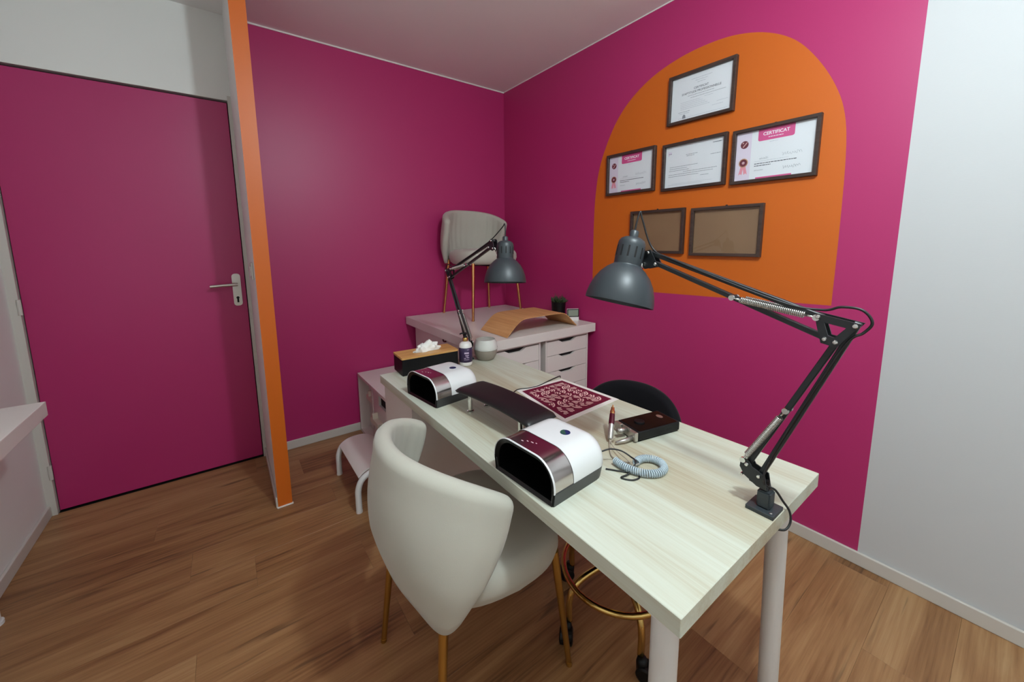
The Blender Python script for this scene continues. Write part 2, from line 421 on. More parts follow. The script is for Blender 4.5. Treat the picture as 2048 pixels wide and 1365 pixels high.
# light switch on the partition
ls = thing('light_switch', 'white light switch on the side of the orange ended partition', 'switch', (-1.815, -0.47, 1.157))
obj('switch_plate', bbox(-0.009, 0, -0.04, 0.04, -0.04, 0.04, 0.003), 'trim_white', ls)
obj('rocker', bbox(-0.013, -0.009, -0.022, 0.022, -0.022, 0.022, 0.0015), 'white_laminate', ls)

# ================================================================== LEFT CONSOLE
t = thing('console_table', 'narrow white console table against the left wall by the door', 'table', (-2.575, -1.35, 0))
obj('table_top', bbox(-0.112, 0.117, -0.62, 0.643, 0.700, 0.750, 0.002), 'white_laminate', t)
for sx in (-0.084, 0.0):
    for sy in (-0.58, 0.640):
        if sx == 0.0 and sy > 0: continue
        bm = NB(); tube(bm, [(sx, sy, 0), (sx, sy, 0.012), (sx, sy, 0.0121), (sx, sy, 0.70)], [0.022, 0.022, 0.016, 0.016], 16); autosmooth(obj('leg', bm, 'white_steel', t))

# ================================================================== DESK
TX0, TX1, TY0, TY1, TZ = -1.408, -0.785, -2.423, -0.998, 0.700
desk = thing('desk', 'pale oak desk with round white legs in the middle of the room', 'desk', ((TX0+TX1)/2, (TY0+TY1)/2, 0))
dcx, dcy = (TX0+TX1)/2, (TY0+TY1)/2
bm = NB()
q = [(TX0-dcx, TY1-dcy), (TX0+0.001-dcx, TY0-dcy), (-0.774-dcx, TY0-dcy), (-0.812-dcx, TY1-dcy)]
prism(bm, q[::-1], lambda p: (p[0], p[1], TZ-0.036), lambda p: (p[0], p[1], TZ))
bmesh.ops.bevel(bm, geom=bm.edges[:], offset=0.0012, segments=1, affect='EDGES')
obj('tabletop', bm, 'oak_laminate', desk)
for (xa, ya, xb, yb) in ((-1.362,-2.372,-1.362,-2.372), (-0.872,-2.372,-0.815,-2.372)):
    bm = NB(); a = Vector((xa-dcx, ya-dcy, TZ-0.0361)); b = Vector((xb-dcx, yb-dcy, 0.0))
    tube(bm, [a, a.lerp(b, 0.01), a.lerp(b, 0.011), a.lerp(b, 0.96), a.lerp(b, 0.961), b], [0.04, 0.04, 0.0235, 0.0235, 0.019, 0.019], 28)
    autosmooth(obj('leg', bm, 'white_steel', desk))

# drawer units ---------------------------------------------------------------
def drawer_front(x0, x1, z0, z1, yf, th=0.016, nw=0.15, nb=0.08, nd=0.018):
    c = (x0+x1)/2
    poly = [(x0,z0),(x1,z0),(x1,z1),(c+nw/2,z1),(c+nb/2,z1-nd),(c-nb/2,z1-nd),(c-nw/2,z1),(x0,z1)]
    bm = NB(); prism(bm, poly, lambda p: (p[0], yf+th, p[1]), lambda p: (p[0], yf, p[1])); return bm
def drawer_unit(label, x0, x1, yfront, yback, ztop, zs, loc, rz=0.0, group=None):
    """local frame: front faces -Y, origin at base"""
    t = thing('drawer_unit', label, 'drawers', loc, rz, group)
    bm = NB(); s = 0.012
    box(bm, x0, x0+s, yfront, yback, 0.0, ztop); box(bm, x1-s, x1, yfront, yback, 0.0, ztop)
    box(bm, x0+s, x1-s, yfront, yback, ztop-s, ztop); box(bm, x0+s, x1-s, yfront+0.02, yback, 0.0, 0.06); box(bm, x0+s, x1-s, yback-0.006, yback, 0.06, ztop-s)
    body = obj('body', bm, 'white_laminate', t)
    for z1, z0 in zip(zs, zs[1:]):
        bm = drawer_front(x0+s+0.002, x1-s-0.002, z0+0.0015, z1-0.0015, yfront+0.001)
        d = obj('drawer', bm, 'white_laminate', t)
        bm = NB(); box(bm, x0+s+0.006, x1-s-0.006, yfront+0.0175, yback-0.02, z0+0.006, z1-0.004); obj('drawer_box', bm, 'gap_shade', d)  # box coloured near-black to paint the shade behind the grip notch
    return t
ZS = [0.690, 0.600, 0.498, 0.390, 0.250, 0.064]
du_r = drawer_unit('white drawer unit with cut-out grips by the right pink wall', -0.1835, 0.1835, -0.49, 0.49, 0.7065, ZS, (-0.2435, -0.512, 0))
du_l = drawer_unit('white drawer unit under the left half of the white worktop', -0.184, 0.184, -0.49, 0.49, 0.7065, [0.690, 0.594, 0.46, 0.30, 0.064], (-0.650, -0.512, 0))
bm = NB(); tube(bm, catmull([(-0.1841, -0.0, 0.665), (-0.20, -0.0, 0.668), (-0.204, 0, 0.682), (-0.196, 0, 0.692)], 5), 0.005, 8); obj('hook', bm, 'burgundy_gloss', du_l, True)
wt = obj('worktop', bbox(-0.444, 0.444, -0.505, 0.505, 0, 0.054, 0.002), 'white_laminate'); wt.location = (-0.456, -0.518, 0.707)
tag(wt, 'thick white worktop lying across the two drawer units in the corner', 'worktop')
# unit that carries the far end of the desk: front faces the wall side (+X)
du_d = drawer_unit('white drawer unit under the far end of the oak desk', -0.157, 0.157, -0.278, 0.278, 0.6635, [0.648, 0.55, 0.44, 0.31, 0.064], (-1.113, -1.158, 0), PI/2)

# low cabinet against the back wall
t = thing('low_cabinet', 'low pinkish white cabinet with latches between back wall and desk', 'cabinet', (-1.075, -0.47, 0))
bm = NB(); s = 0.018
box(bm, -0.185, 0.185, -0.45, 0.455, 0.395, 0.413); box(bm, -0.185, 0.185, -0.45, 0.455, 0.0, 0.02)
box(bm, -0.185, 0.185, 0.455-s, 0.455, 0.02, 0.395); box(bm, -0.185, 0.185, -0.45, -0.45+s, 0.02, 0.395); box(bm, 0.175, 0.185, -0.45+s, 0.455-s, 0.02, 0.395)
box(bm, -0.170, 0.175, 0.19, 0.205, 0.02, 0.395)
obj('carcass', bm, 'white_laminate', t)
d1 = obj('door', bbox(-0.122, -0.106, 0.207, 0.435, 0.022, 0.393, 0.001), 'white_laminate', t)
bm = NB()
poly_o = [(-0.43, 0.022), (0.188, 0.022), (0.188, 0.393), (-0.43, 0.393)]
x0c, x1c, z0c, z1c = -0.06, 0.075, 0.305, 0.372
for (ya, yb, za, zb) in ((-0.43, x0c, 0.022, 0.393), (x1c, 0.188, 0.022, 0.393), (x0c, x1c, 0.022, z0c), (x0c, x1c, z1c, 0.393)):
    box(bm, -0.166, -0.151, ya, yb, za, zb)
d2 = obj('door', bm, 'white_laminate', t)
bm = NB(); box(bm, -0.1505, -0.1485, -0.10, 0.10, 0.28, 0.39); obj('grip_hole_shade', bm, 'gap_shade', d2)  # dark sheet behind the cut-out, painting the shade inside it
for (dd, xx, yc, zc) in ((d1, -0.1222, 0.31, 0.262), (d2, -0.1662, 0.085, 0.198)):
    bm = NB()
    poly = [(-0.075, -0.016), (0.075, -0.016), (0.075, 0.012), (0.05, 0.016), (0.035, 0.05), (0.022, 0.05), (0.018, 0.016), (-0.075, 0.016)]
    prism(bm, poly, lambda p: (xx, yc+p[0], zc+p[1]), lambda p: (xx-0.032, yc+p[0], zc+p[1]))
    obj('latch', bm, 'latch_plastic', dd)

# ================================================================== STEP STOOL
t = thing('step_stool', 'low white step stool with bent tube legs on the floor', 'stool', (-1.405, -0.68, 0))
for yy in (-0.196, 0.196):
    bm = NB()
    tube(bm, catmull([(-0.100, yy, 0.0), (-0.100, yy, 0.06), (-0.098, yy, 0.115), (-0.080, yy, 0.158), (-0.045, yy, 0.180), (0, yy, 0.186), (0.045, yy, 0.180), (0.080, yy, 0.158), (0.098, yy, 0.115), (0.100, yy, 0.06), (0.100, yy, 0)], 6), 0.0145, 14)
    obj('leg', bm, 'white_steel', t, True)
    for sx in (-0.1, 0.1):
        bm = NB(); lathe(bm, [(0, 0), (0.0155, 0), (0.0155, 0.008), (0.0146, 0.008)], 14, (sx, yy, 0)); obj('foot_cap', bm, 'white_laminate', t)
bm = NB(); prof = []
for k in range(13):
    a = -1 + 2*k/12; prof.append((a*0.092, 0.203 - 0.032*abs(a)**3.2))
top = [(p[0], p[1]) for p in prof] + [(p[0]*0.98, p[1]-0.008) for p in prof[::-1]]
prism(bm, top, lambda p: (p[0], -0.182, p[1]), lambda p: (p[0], 0.182, p[1])); o = obj('step_plate', bm, 'white_laminate', t); autosmooth(o, 30)

# ================================================================== CREAM CHAIRS
def make_chair(label, metal='brushed_gold'):
    """local: faces +X, origin on floor between the legs"""
    t = thing('shell_chair', label, 'chair')
    NS, NT = 64, 12
    bm = NB(); loops = []
    for i in range(NS+1):
        s = -1 + 2*i/NS; s = math.copysign(abs(s)**0.9, s)
        ph = s*PI/2; cs, sn = math.cos(ph), math.sin(ph)
        rim = Vector((-0.024 - 0.208*cs, 0.243*sn, 0.748 - 0.095*abs(s)**2.4))
        bot = Vector((-0.147 - 0.084*cs, 0.207*sn, 0.415 - 0.040*math.exp(-((abs(s)-0.70)/0.24)**2)))
        nrm = Vector((-cs/0.208, sn/0.243, 0)).normalized()
        e = max(0.0, (abs(s)-0.93)/0.07); th = 0.023*math.sqrt(max(0.0, 1-e*e)) + 0.0015
        def mid(tt):
            p = bot.lerp(rim, tt); return p + nrm*((0.022-0.012*abs(s)**3)*math.sin(PI*min(1, tt*1.05))) + Vector((0.014*math.sin(PI*tt**1.6)*abs(s)**6, 0, 0))
        rib = 0.0035*abs(math.sin(s*PI*7))
        loop = []
        for k in range(NT+1): loop.append(mid(k/NT) + nrm*th*(0.55+0.45*min(1, k/NT*3)))
        d = (mid(1.0)-mid(0.92)).normalized()
        for k in range(1, 6):
            a = PI*k/6; loop.append(mid(1.0) + nrm*th*math.cos(a) + d*th*math.sin(a))
        for k in range(NT, -1, -1):
            loop.append(mid(k/NT) - nrm*(th*(0.55+0.45*min(1, k/NT*3)) - rib*min(1, th/0.02)))
        loops.append([bm.verts.new(p) for p in loop])
    n = len(loops[0])
    for a, b in zip(loops, loops[1:]):
        for k in range(n): bm.faces.new((a[k], a[(k+1) % n], b[(k+1) % n], b[k]))
    bm.faces.new(loops[0]); bm.faces.new(loops[-1][::-1])
    obj('backrest', bm, 'cream_fabric', t, True)
    # seat cushion
    bm = NB(); rings = []
    NP = 56
    def plan(a, k):
        c, s_ = math.cos(a), math.sin(a); e = 2/3.2
        px = math.copysign(abs(c)**e, c); py = math.copysign(abs(s_)**e, s_)
        wy = 0.232 - 0.03*max(0, -px)
        return Vector((0.012 + 0.212*px*k, wy*py*k, 0))
    prof = [(0.0,0.372),(0.6,0.372),(0.88,0.376),(0.965,0.392),(1.0,0.420),(0.99,0.448),(0.95,0.466),(0.86,0.476),(0.6,0.482),(0.0,0.484)]
    for kk, z in prof:
        if kk == 0: rings.append([bm.verts.new((0.012, 0, z))])
        else: rings.append([bm.verts.new(plan(2*PI*j/NP, kk) + Vector((0,0,z))) for j in range(NP)])
    for a, b in zip(rings, rings[1:]):
        for j in range(NP):
            j2 = (j+1) % NP
            if len(a) == 1: bm.faces.new((a[0], b[j2], b[j]))
            elif len(b) == 1: bm.faces.new((a[j], a[j2], b[0]))
            else: bm.faces.new((a[j], a[j2], b[j2], b[j]))
    obj('seat', bm, 'cream_fabric', t, True)
    for (sx, sy) in ((-1,-1),(-1,1),(1,-1),(1,1)):
        bm = NB(); top = Vector((0.178*sx, 0.175*sy, 0.385)); ft = Vector((0.215*sx, 0.206*sy, 0.0))
        if sx < 0: top = Vector((-0.176, 0.172*sy, 0.405))
        tube(bm, [top, top.lerp(ft, 0.97), top.lerp(ft, 0.9701), ft], [0.0125, 0.0085, 0.0095, 0.0095], 16); lg = obj('leg', bm, metal, t); autosmooth(lg)
    bm = NB(); box(bm, -0.15, 0.15, -0.02, 0.02, 0.360, 0.372); box(bm, -0.02, 0.02, -0.15, 0.15, 0.360, 0.372); obj('under_frame', bm, 'black_plastic', t)
    return t
c1 = make_chair('cream upholstered shell chair with gold legs pulled up to the desk')
c1.location = (-1.400, -1.765, 0)
c2 = make_chair('beige upholstered chair standing on top of the white worktop', 'copper_gold')
c2.location = (-0.405, -0.262, 0.7612); c2.rotation_euler = (0, 0, -PI/2)

# ================================================================== BLACK STOOL
t = thing('rolling_stool', 'black velvet rolling stool with gold ring base behind the desk', 'stool', (-0.94, -1.95, 0))
a0 = math.atan2(-0.15, -0.085)
bm = NB(); tube(bm, [(0.18*math.cos(2*PI*k/48), 0.18*math.sin(2*PI*k/48), 0.185) for k in range(48)], 0.0095, 12, False, True); obj('foot_ring', bm, 'gold', t, True)
for k in range(5):
    a = a0 - 2*PI*k/5; c, s = math.cos(a), math.sin(a)
    bm = NB(); tube(bm, catmull([(0.02*c,0.02*s,0.215),(0.09*c,0.09*s,0.208),(0.15*c,0.15*s,0.194),(0.182*c,0.182*s,0.165),(0.192*c,0.192*s,0.12),(0.190*c,0.190*s,0.065)],6), 0.0105, 12)
    lg = obj('base_arm', bm, 'gold', t, True)
    bm = NB(); wx, wy = 0.200*c, 0.200*s; tx, ty = -s, c
    aa = a + 0.9; dx, dy = math.cos(aa), math.sin(aa)
    for off in (-0.013, 0.013):
        cx_, cy_ = wx + 0.012*dx - dy*off, wy + 0.012*dy + dx*off
        bm = NB(); lathe(bm, [(0,-0.008),(0.020,-0.008),(0.026,-0.005),(0.026,0.005),(0.020,0.008),(0,0.008)], 20, (cx_, cy_, 0.0262), (-dy, dx, 0)); obj('caster_wheel', bm, 'black_plastic', lg)
    bm = NB(); lathe(bm, [(0,0.024),(0.016,0.026),(0.017,0.05),(0.013,0.066),(0,0.066)], 14, (wx, wy, 0)); obj('caster_fork', bm, 'black_plastic', lg, True)
bm = NB(); lathe(bm, [(0,0.19),(0.03,0.19),(0.03,0.235),(0.022,0.24),(0.022,0.34),(0.014,0.345),(0.014,0.44),(0,0.44)], 24); o = obj('gas_column', bm, 'gold', t); autosmooth(o)
bm = NB(); lathe(bm, [(0,0.440),(0.17,0.440),(0.205,0.450),(0.215,0.475),(0.21,0.50),(0.19,0.515),(0.10,0.522),(0,0.523)], 40); obj('seat', bm, 'black_velvet', t, True)
bm = NB(); loops = []; NA = 36; bdir = 0.42
bc = Vector((0.268, 0.150, 0)); bn = Vector((math.cos(0.25), math.sin(0.25), 0)); bt = Vector((-bn.y, bn.x, 0))
for i in range(NA+1):
    s = -1 + 2*i/NA
    ztop = 0.705 - 0.115*abs(s)**2.3; th = 0.021*math.sqrt(max(0.0, 1-max(0,(abs(s)-0.9)/0.1)**2)) + 0.001
    pc = bc + bt*(0.184*math.sin(s*1.25)/math.sin(1.25)) - bn*(0.085*s*s)
    nn = (bn + bt*s*0.75).normalized()
    prf = [(th, 0.455 + (ztop-0.455)*k/8) for k in range(9)] + [(th*math.cos(PI*k/6), ztop + th*math.sin(PI*k/6)) for k in range(1, 6)] + [(-th, 0.455 + (ztop-0.455)*k/8) for k in range(8, -1, -1)]
    loops.append([bm.verts.new(pc + nn*(o_ + 0.03*(z-0.455)/0.27) + Vector((0, 0, z))) for o_, z in prf])
n = len(loops[0])
for a, b in zip(loops, loops[1:]):
    for k in range(n): bm.faces.new((a[k], a[(k+1) % n], b[(k+1) % n], b[k]))
bm.faces.new(loops[0]); bm.faces.new(loops[-1][::-1])
obj('backrest', bm, 'black_velvet', t, True)
bm = NB(); tube(bm, catmull([(0.10*math.cos(bdir),0.10*math.sin(bdir),0.437),(0.24*math.cos(bdir),0.24*math.sin(bdir),0.435),(0.288*math.cos(bdir),0.288*math.sin(bdir),0.47)],5), 0.012, 10); obj('back_bracket', bm, 'gold', t, True)

# ================================================================== WORK LAMPS
def rivet(bm, c, n, r=0.0045, h=0.004):
    lathe(bm, [(r, 0), (r, h*0.4), (r*0.7, h), (0, h*1.1)], 10, c, n)
def work_lamp(label, base, pdir, P, rimc, capc, side=1):
    """base: clamp foot on the desk; pdir: horizontal unit vector of the arm plane; P: joints in that plane (along, up)"""
    t = thing('work_lamp', label, 'lamp', base)
    pd = Vector(pdir).normalized(); qd = Vector((-pd.y, pd.x, 0))*side
    V = lambda p, q=0.0: pd*p[0] + Vector((0,0,1))*p[1] + qd*q
    def slab(bm, poly, q0, q1): prism(bm, poly, lambda p: V(p, q0), lambda p: V(p, q1))
    def bar(name, a, b, q, w=0.0110):
        bm = NB(); a_, b_ = V(a, q), V(b, q); d = (b_-a_).normalized(); x = d.cross(qd).normalized()
        vs_ = []
        for e in (a_ - d*0.006, b_ + d*0.006):
            vs_.append([bm.verts.new(e + x*sx*w/2 + qd*sy*w/2) for sx, sy in ((-1,-1),(1,-1),(1,1),(-1,1))])
        for k in range(4): bm.faces.new((vs_[0][k], vs_[0][(k+1) % 4], vs_[1][(k+1) % 4], vs_[1][k]))
        bm.faces.new(vs_[0][::-1]); bm.faces.new(vs_[1])
        bmesh.ops.bevel(bm, geom=bm.edges[:], offset=0.0012, segments=1, affect='EDGES'); obj(name, bm, 'lamp_dark', t)
    def spring(a, b, q):
        a_, b_ = V(a, q), V(b, q); L = (b_-a_).length; d = (b_-a_)/L; x, y_ = frame_at(d)
        bm = NB(); pts = []; turns = 36; s0, s1 = 0.12, 0.88
        for k in range(turns*8+1):
            f = s0 + (s1-s0)*k/(turns*8); an = 2*PI*k/8
            pts.append(a_ + d*L*f + (x*math.cos(an) + y_*math.sin(an))*0.0060)
        tube(bm, pts, 0.0012, 5); tube(bm, [a_, a_ + d*L*s0], 0.002, 6); tube(bm, [a_ + d*L*s1, b_], 0.002, 6)
        sp = obj('spring', bm, 'spring_metal', t, True)
        bm = NB()
        for e in (a_, b_): lathe(bm, [(0,-0.003),(0.006,-0.003),(0.006,0.003),(0,0.003)], 12, e, qd)
        pieces('spring_end', bm, 'chrome', sp)
    # foot
    bm = bbox(-0.027, 0.027, -0.027, 0.027, 0, 0.009, 0.001); foot = obj('foot_plate', bm, 'lamp_grey', t)
    bm = NB(); box(bm, -0.013, 0.015, -0.014, 0.012, 0.009, 0.046); bmesh.ops.bevel(bm, geom=bm.edges[:], offset=0.003, segments=2, affect='EDGES'); obj('swivel_block', bm, 'lamp_grey', t)
    bm = NB(); rivet(bm, (-0.018, -0.019, 0.009), (0,0,1), 0.003, 0.002); rivet(bm, (0.019, 0.019, 0.009), (0,0,1), 0.003, 0.002); pieces('screw', bm, 'chrome', foot)
    bm = NB(); tube(bm, [(0,0,0.046),(0,0,0.068)], 0.0065, 12); obj('pin', bm, 'black_plastic', t)
    B1, B2, E1, E2, E3, E4, H1, H2, H3 = [P[k] for k in ('B1','B2','E1','E2','E3','E4','H1','H2','H3')]
    br = [(-0.006,0.050),(0.014,0.052),(0.040,0.066),(0.050,0.082),(0.048,0.102),(0.034,0.103),(0.026,0.090),(0.014,0.086),(0.0,0.080)]
    bm = NB(); slab(bm, br, -0.012, -0.009); slab(bm, br, 0.009, 0.012); slab(bm, [(-0.006,0.048),(0.03,0.056),(0.03,0.062),(-0.006,0.056)], -0.009, 0.009); bkt = obj('base_bracket', bm, 'lamp_dark', t)
    bm = NB()
    for p in (B1, B2): rivet(bm, V(p, -0.012), -qd); rivet(bm, V(p, 0.012), qd)
    tube(bm, [V((0.044,0.066),-0.016), V((0.044,0.066),0.016)], 0.003, 8)
    pieces('rivet', bm, 'chrome', bkt)
    bar('lower_arm', B1, E1, 0.0); bar('lower_arm', B2, E2, 0.0)
    f = lambda a, b, t_: (a[0]+(b[0]-a[0])*t_, a[1]+(b[1]-a[1])*t_)
    s_top = f(B2, E2, 0.48)
    for q in (-0.0105, 0.0105): spring((B2[0]+0.009, B2[1]+0.006), s_top, q)
    # elbow plates with triangular window
    cen = ((E1[0]+E2[0]+E3[0]+E4[0])/4, (E1[1]+E2[1]+E3[1]+E4[1])/4)
    def grow(p, k):
        d = Vector((p[0]-cen[0], p[1]-cen[1])); L = d.length; d = d/L; return (cen[0]+d.x*(L+k), cen[1]+d.y*(L+k))
    outer = [grow(p, 0.010) for p in (E1, E2, E3, E4)]; inner = [f(cen, p, 0.60) for p in (E1, E2, E3, E4)]
    bm = NB()
    for (q0, q1) in ((-0.012, -0.009), (0.009, 0.012)):
        vo = [[bm.verts.new(V(p, q)) for p in outer] for q in (q0, q1)]; vi = [[bm.verts.new(V(p, q)) for p in inner] for q in (q0, q1)]
        for k in range(4):
            k2 = (k+1) % 4
            for s_ in (0, 1): bm.faces.new((vo[s_][k], vo[s_][k2], vi[s_][k2], vi[s_][k]))
            bm.faces.new((vo[0][k], vo[0][k2], vo[1][k2], vo[1][k])); bm.faces.new((vi[0][k], vi[0][k2], vi[1][k2], vi[1][k]))
    el = pieces('elbow_plate', bm, 'lamp_dark', t)[0]
    bm = NB()
    for p in (E1, E2, E3, E4): rivet(bm, V(p, -0.012), -qd); rivet(bm, V(p, 0.012), qd)
    pieces('rivet', bm, 'chrome', el)
    bar('upper_arm', E4, H1, 0.0); bar('upper_arm', E3, H2, 0.0)
    for q in (-0.0105, 0.0105): spring((E4[0]+0.003, E4[1]-0.002), f(E3, H2, 0.47), q)
    # head bracket
    hb = [(H1[0]-0.006, H1[1]+0.008), (H1[0]+0.010, H1[1]+0.004), (H3[0]+0.010, H3[1]-0.004), (H3[0]-0.004, H3[1]-0.010), (H2[0]-0.008, H2[1]-0.006)]
    bm = NB(); slab(bm, hb, -0.012, -0.009); slab(bm, hb, 0.009, 0.012); hbo = pieces('head_bracket', bm, 'lamp_dark', t)[0]
    bm = NB()
    for p in (H1, H2, H3): rivet(bm, V(p, -0.012), -qd); rivet(bm, V(p, 0.012), qd)
    pieces('rivet', bm, 'chrome', hbo)
    # shade
    rc = Vector(rimc) - Vector(base); ax = (Vector(capc) - Vector(rimc)); ax.normalize()
    prof = [(0.0865,0.0),(0.0862,0.010),(0.0825,0.030),(0.0750,0.052),(0.0635,0.072),(0.0490,0.088),(0.0385,0.096),(0.0352,0.098),(0.0345,0.100)]
    inn = [(r-0.0015, max(z-0.0012, 0.0)) for r, z in prof[::-1]]
    bm = NB(); lathe(bm, prof + inn + [prof[0]], 56, rc, ax); sh = obj('lamp_shade', bm, 'lamp_grey', t); autosmooth(sh, 50)
    bm = NB(); lathe(bm, [(0.0338,0.094),(0.0345,0.098),(0.0350,0.150),(0.0340,0.158),(0.0300,0.166),(0.0220,0.171),(0.0130,0.172),(0.0115,0.173),(0.0110,0.188),(0.0085,0.191),(0.0,0.191)], 40, rc, ax); ho = obj('socket_housing', bm, 'lamp_grey', t); autosmooth(ho, 50)
    xa, ya = frame_at(ax)
    bm = NB()
    for k in range(12):
        a = 2*PI*k/12; rd = xa*math.cos(a) + ya*math.sin(a); tg = ax.cross(rd)
        vs_ = [bm.verts.new(rc + ax*z + rd*0.0353 + tg*s_) for z, s_ in ((0.118,-0.0022),(0.118,0.0022),(0.146,0.0022),(0.146,-0.0022))]; bm.faces.new(vs_)
        vs2_ = [bm.verts.new(v.co - rd*0.003) for v in vs_]; bm.faces.new(vs2_)
        for j in range(4): bm.faces.new((vs_[j], vs_[(j+1) % 4], vs2_[(j+1) % 4], vs2_[j]))
    pieces('vent_slot', bm, 'gap_shade', ho)
    bm = NB(); lathe(bm, [(0,0.06),(0.018,0.055),(0.028,0.04),(0.022,0.08),(0.014,0.094),(0,0.096)], 20, rc, ax); obj('bulb', bm, 'lamp_inner', sh, True)
    # swivel stud between housing and bracket
    h3 = V(H3); d = h3 - rc; d = d - ax*d.dot(ax); d.normalize()
    bm = NB(); st = rc + ax*0.108 + d*0.033; tube(bm, [st, st + d*0.012], 0.010, 14); tube(bm, [st + d*0.010, h3], 0.0035, 10); tube(bm, [h3 + qd*-0.012, h3 + qd*0.012], 0.004, 8); obj('swivel_stud', bm, 'chrome', t, True)
    # cable
    cap = rc + ax*0.19
    pts = [cap, cap + ax*0.03, cap + ax*0.055 + (V(H1)-cap)*0.06, cap + ax*0.045 + (V(H1)-cap)*0.22, V((H1[0]-0.004, H1[1]+0.012)), V((f(H1, E4, 0.2)[0], f(H1, E4, 0.2)[1]+0.004), 0.006), V(f(H1, E4, 0.8), 0.0075), V((E4[0]+0.0, E4[1]+0.012))]
    e_d = Vector((E1[0]-E4[0], E1[1]-E4[1])).normalized()
    pts += [V((E4[0]+e_d.x*0.03, E4[1]+e_d.y*0.03+0.026)), V((E1[0]+e_d.x*0.005, E1[1]+0.028)), V((E1[0]+e_d.x*0.020, E1[1]+0.008)), V((E1[0]+e_d.x*0.010, E1[1]-0.012)), V((E1[0]+0.008, E1[1]-0.030), 0.006), V(f(E1, B1, 0.3), 0.0075), V(f(E1, B1, 0.85), 0.0075), V((0.0, 0.07), 0.014)]
    tail = P['tail']
    pts += [Vector(p) for p in tail]
    bm = NB(); tube(bm, catmull(pts, 6), 0.0024, 8); obj('cable', bm, 'cord_black', t, True)
    return t
NP_ = dict(B1=(0.011,0.076), B2=(0.036,0.092), E1=(-0.117,0.426), E2=(-0.092,0.392), E3=(-0.076,0.395), E4=(-0.063,0.435), H1=(0.304,0.549), H2=(0.283,0.521), H3=(0.316,0.517),
           tail=[(0.017,-0.012,0.045),(0.030,-0.024,0.020),(0.036,-0.036,0.000),(0.034,-0.040,-0.022),(0.020,-0.036,-0.036),(0.012,-0.020,-0.040)])
work_lamp('large dark grey adjustable lamp screwed to the near end of the desk', (-1.030, -2.395, TZ), (0, 1, 0), NP_, (-1.113, -2.058, 1.122), (-1.066, -2.063, 1.293))
FP_ = dict(B1=(0.011,0.076), B2=(0.036,0.092), E1=(-0.190,0.439), E2=(-0.162,0.403), E3=(-0.145,0.409), E4=(-0.135,0.451), H1=(0.269,0.589), H2=(0.248,0.561), H3=(0.281,0.557),
           tail=[(0.017,-0.012,0.045),(0.022,0.0,0.02),(0.024,0.02,0.006),(0.024,0.032,-0.01),(0.024,0.034,-0.05)])
work_lamp('dark grey adjustable lamp at the far end of the desk before the beige chair', (-0.980, -1.028, TZ), (-0.03, -1, 0), FP_, (-0.996, -1.391, 1.117), (-0.978, -1.370, 1.310), -1)

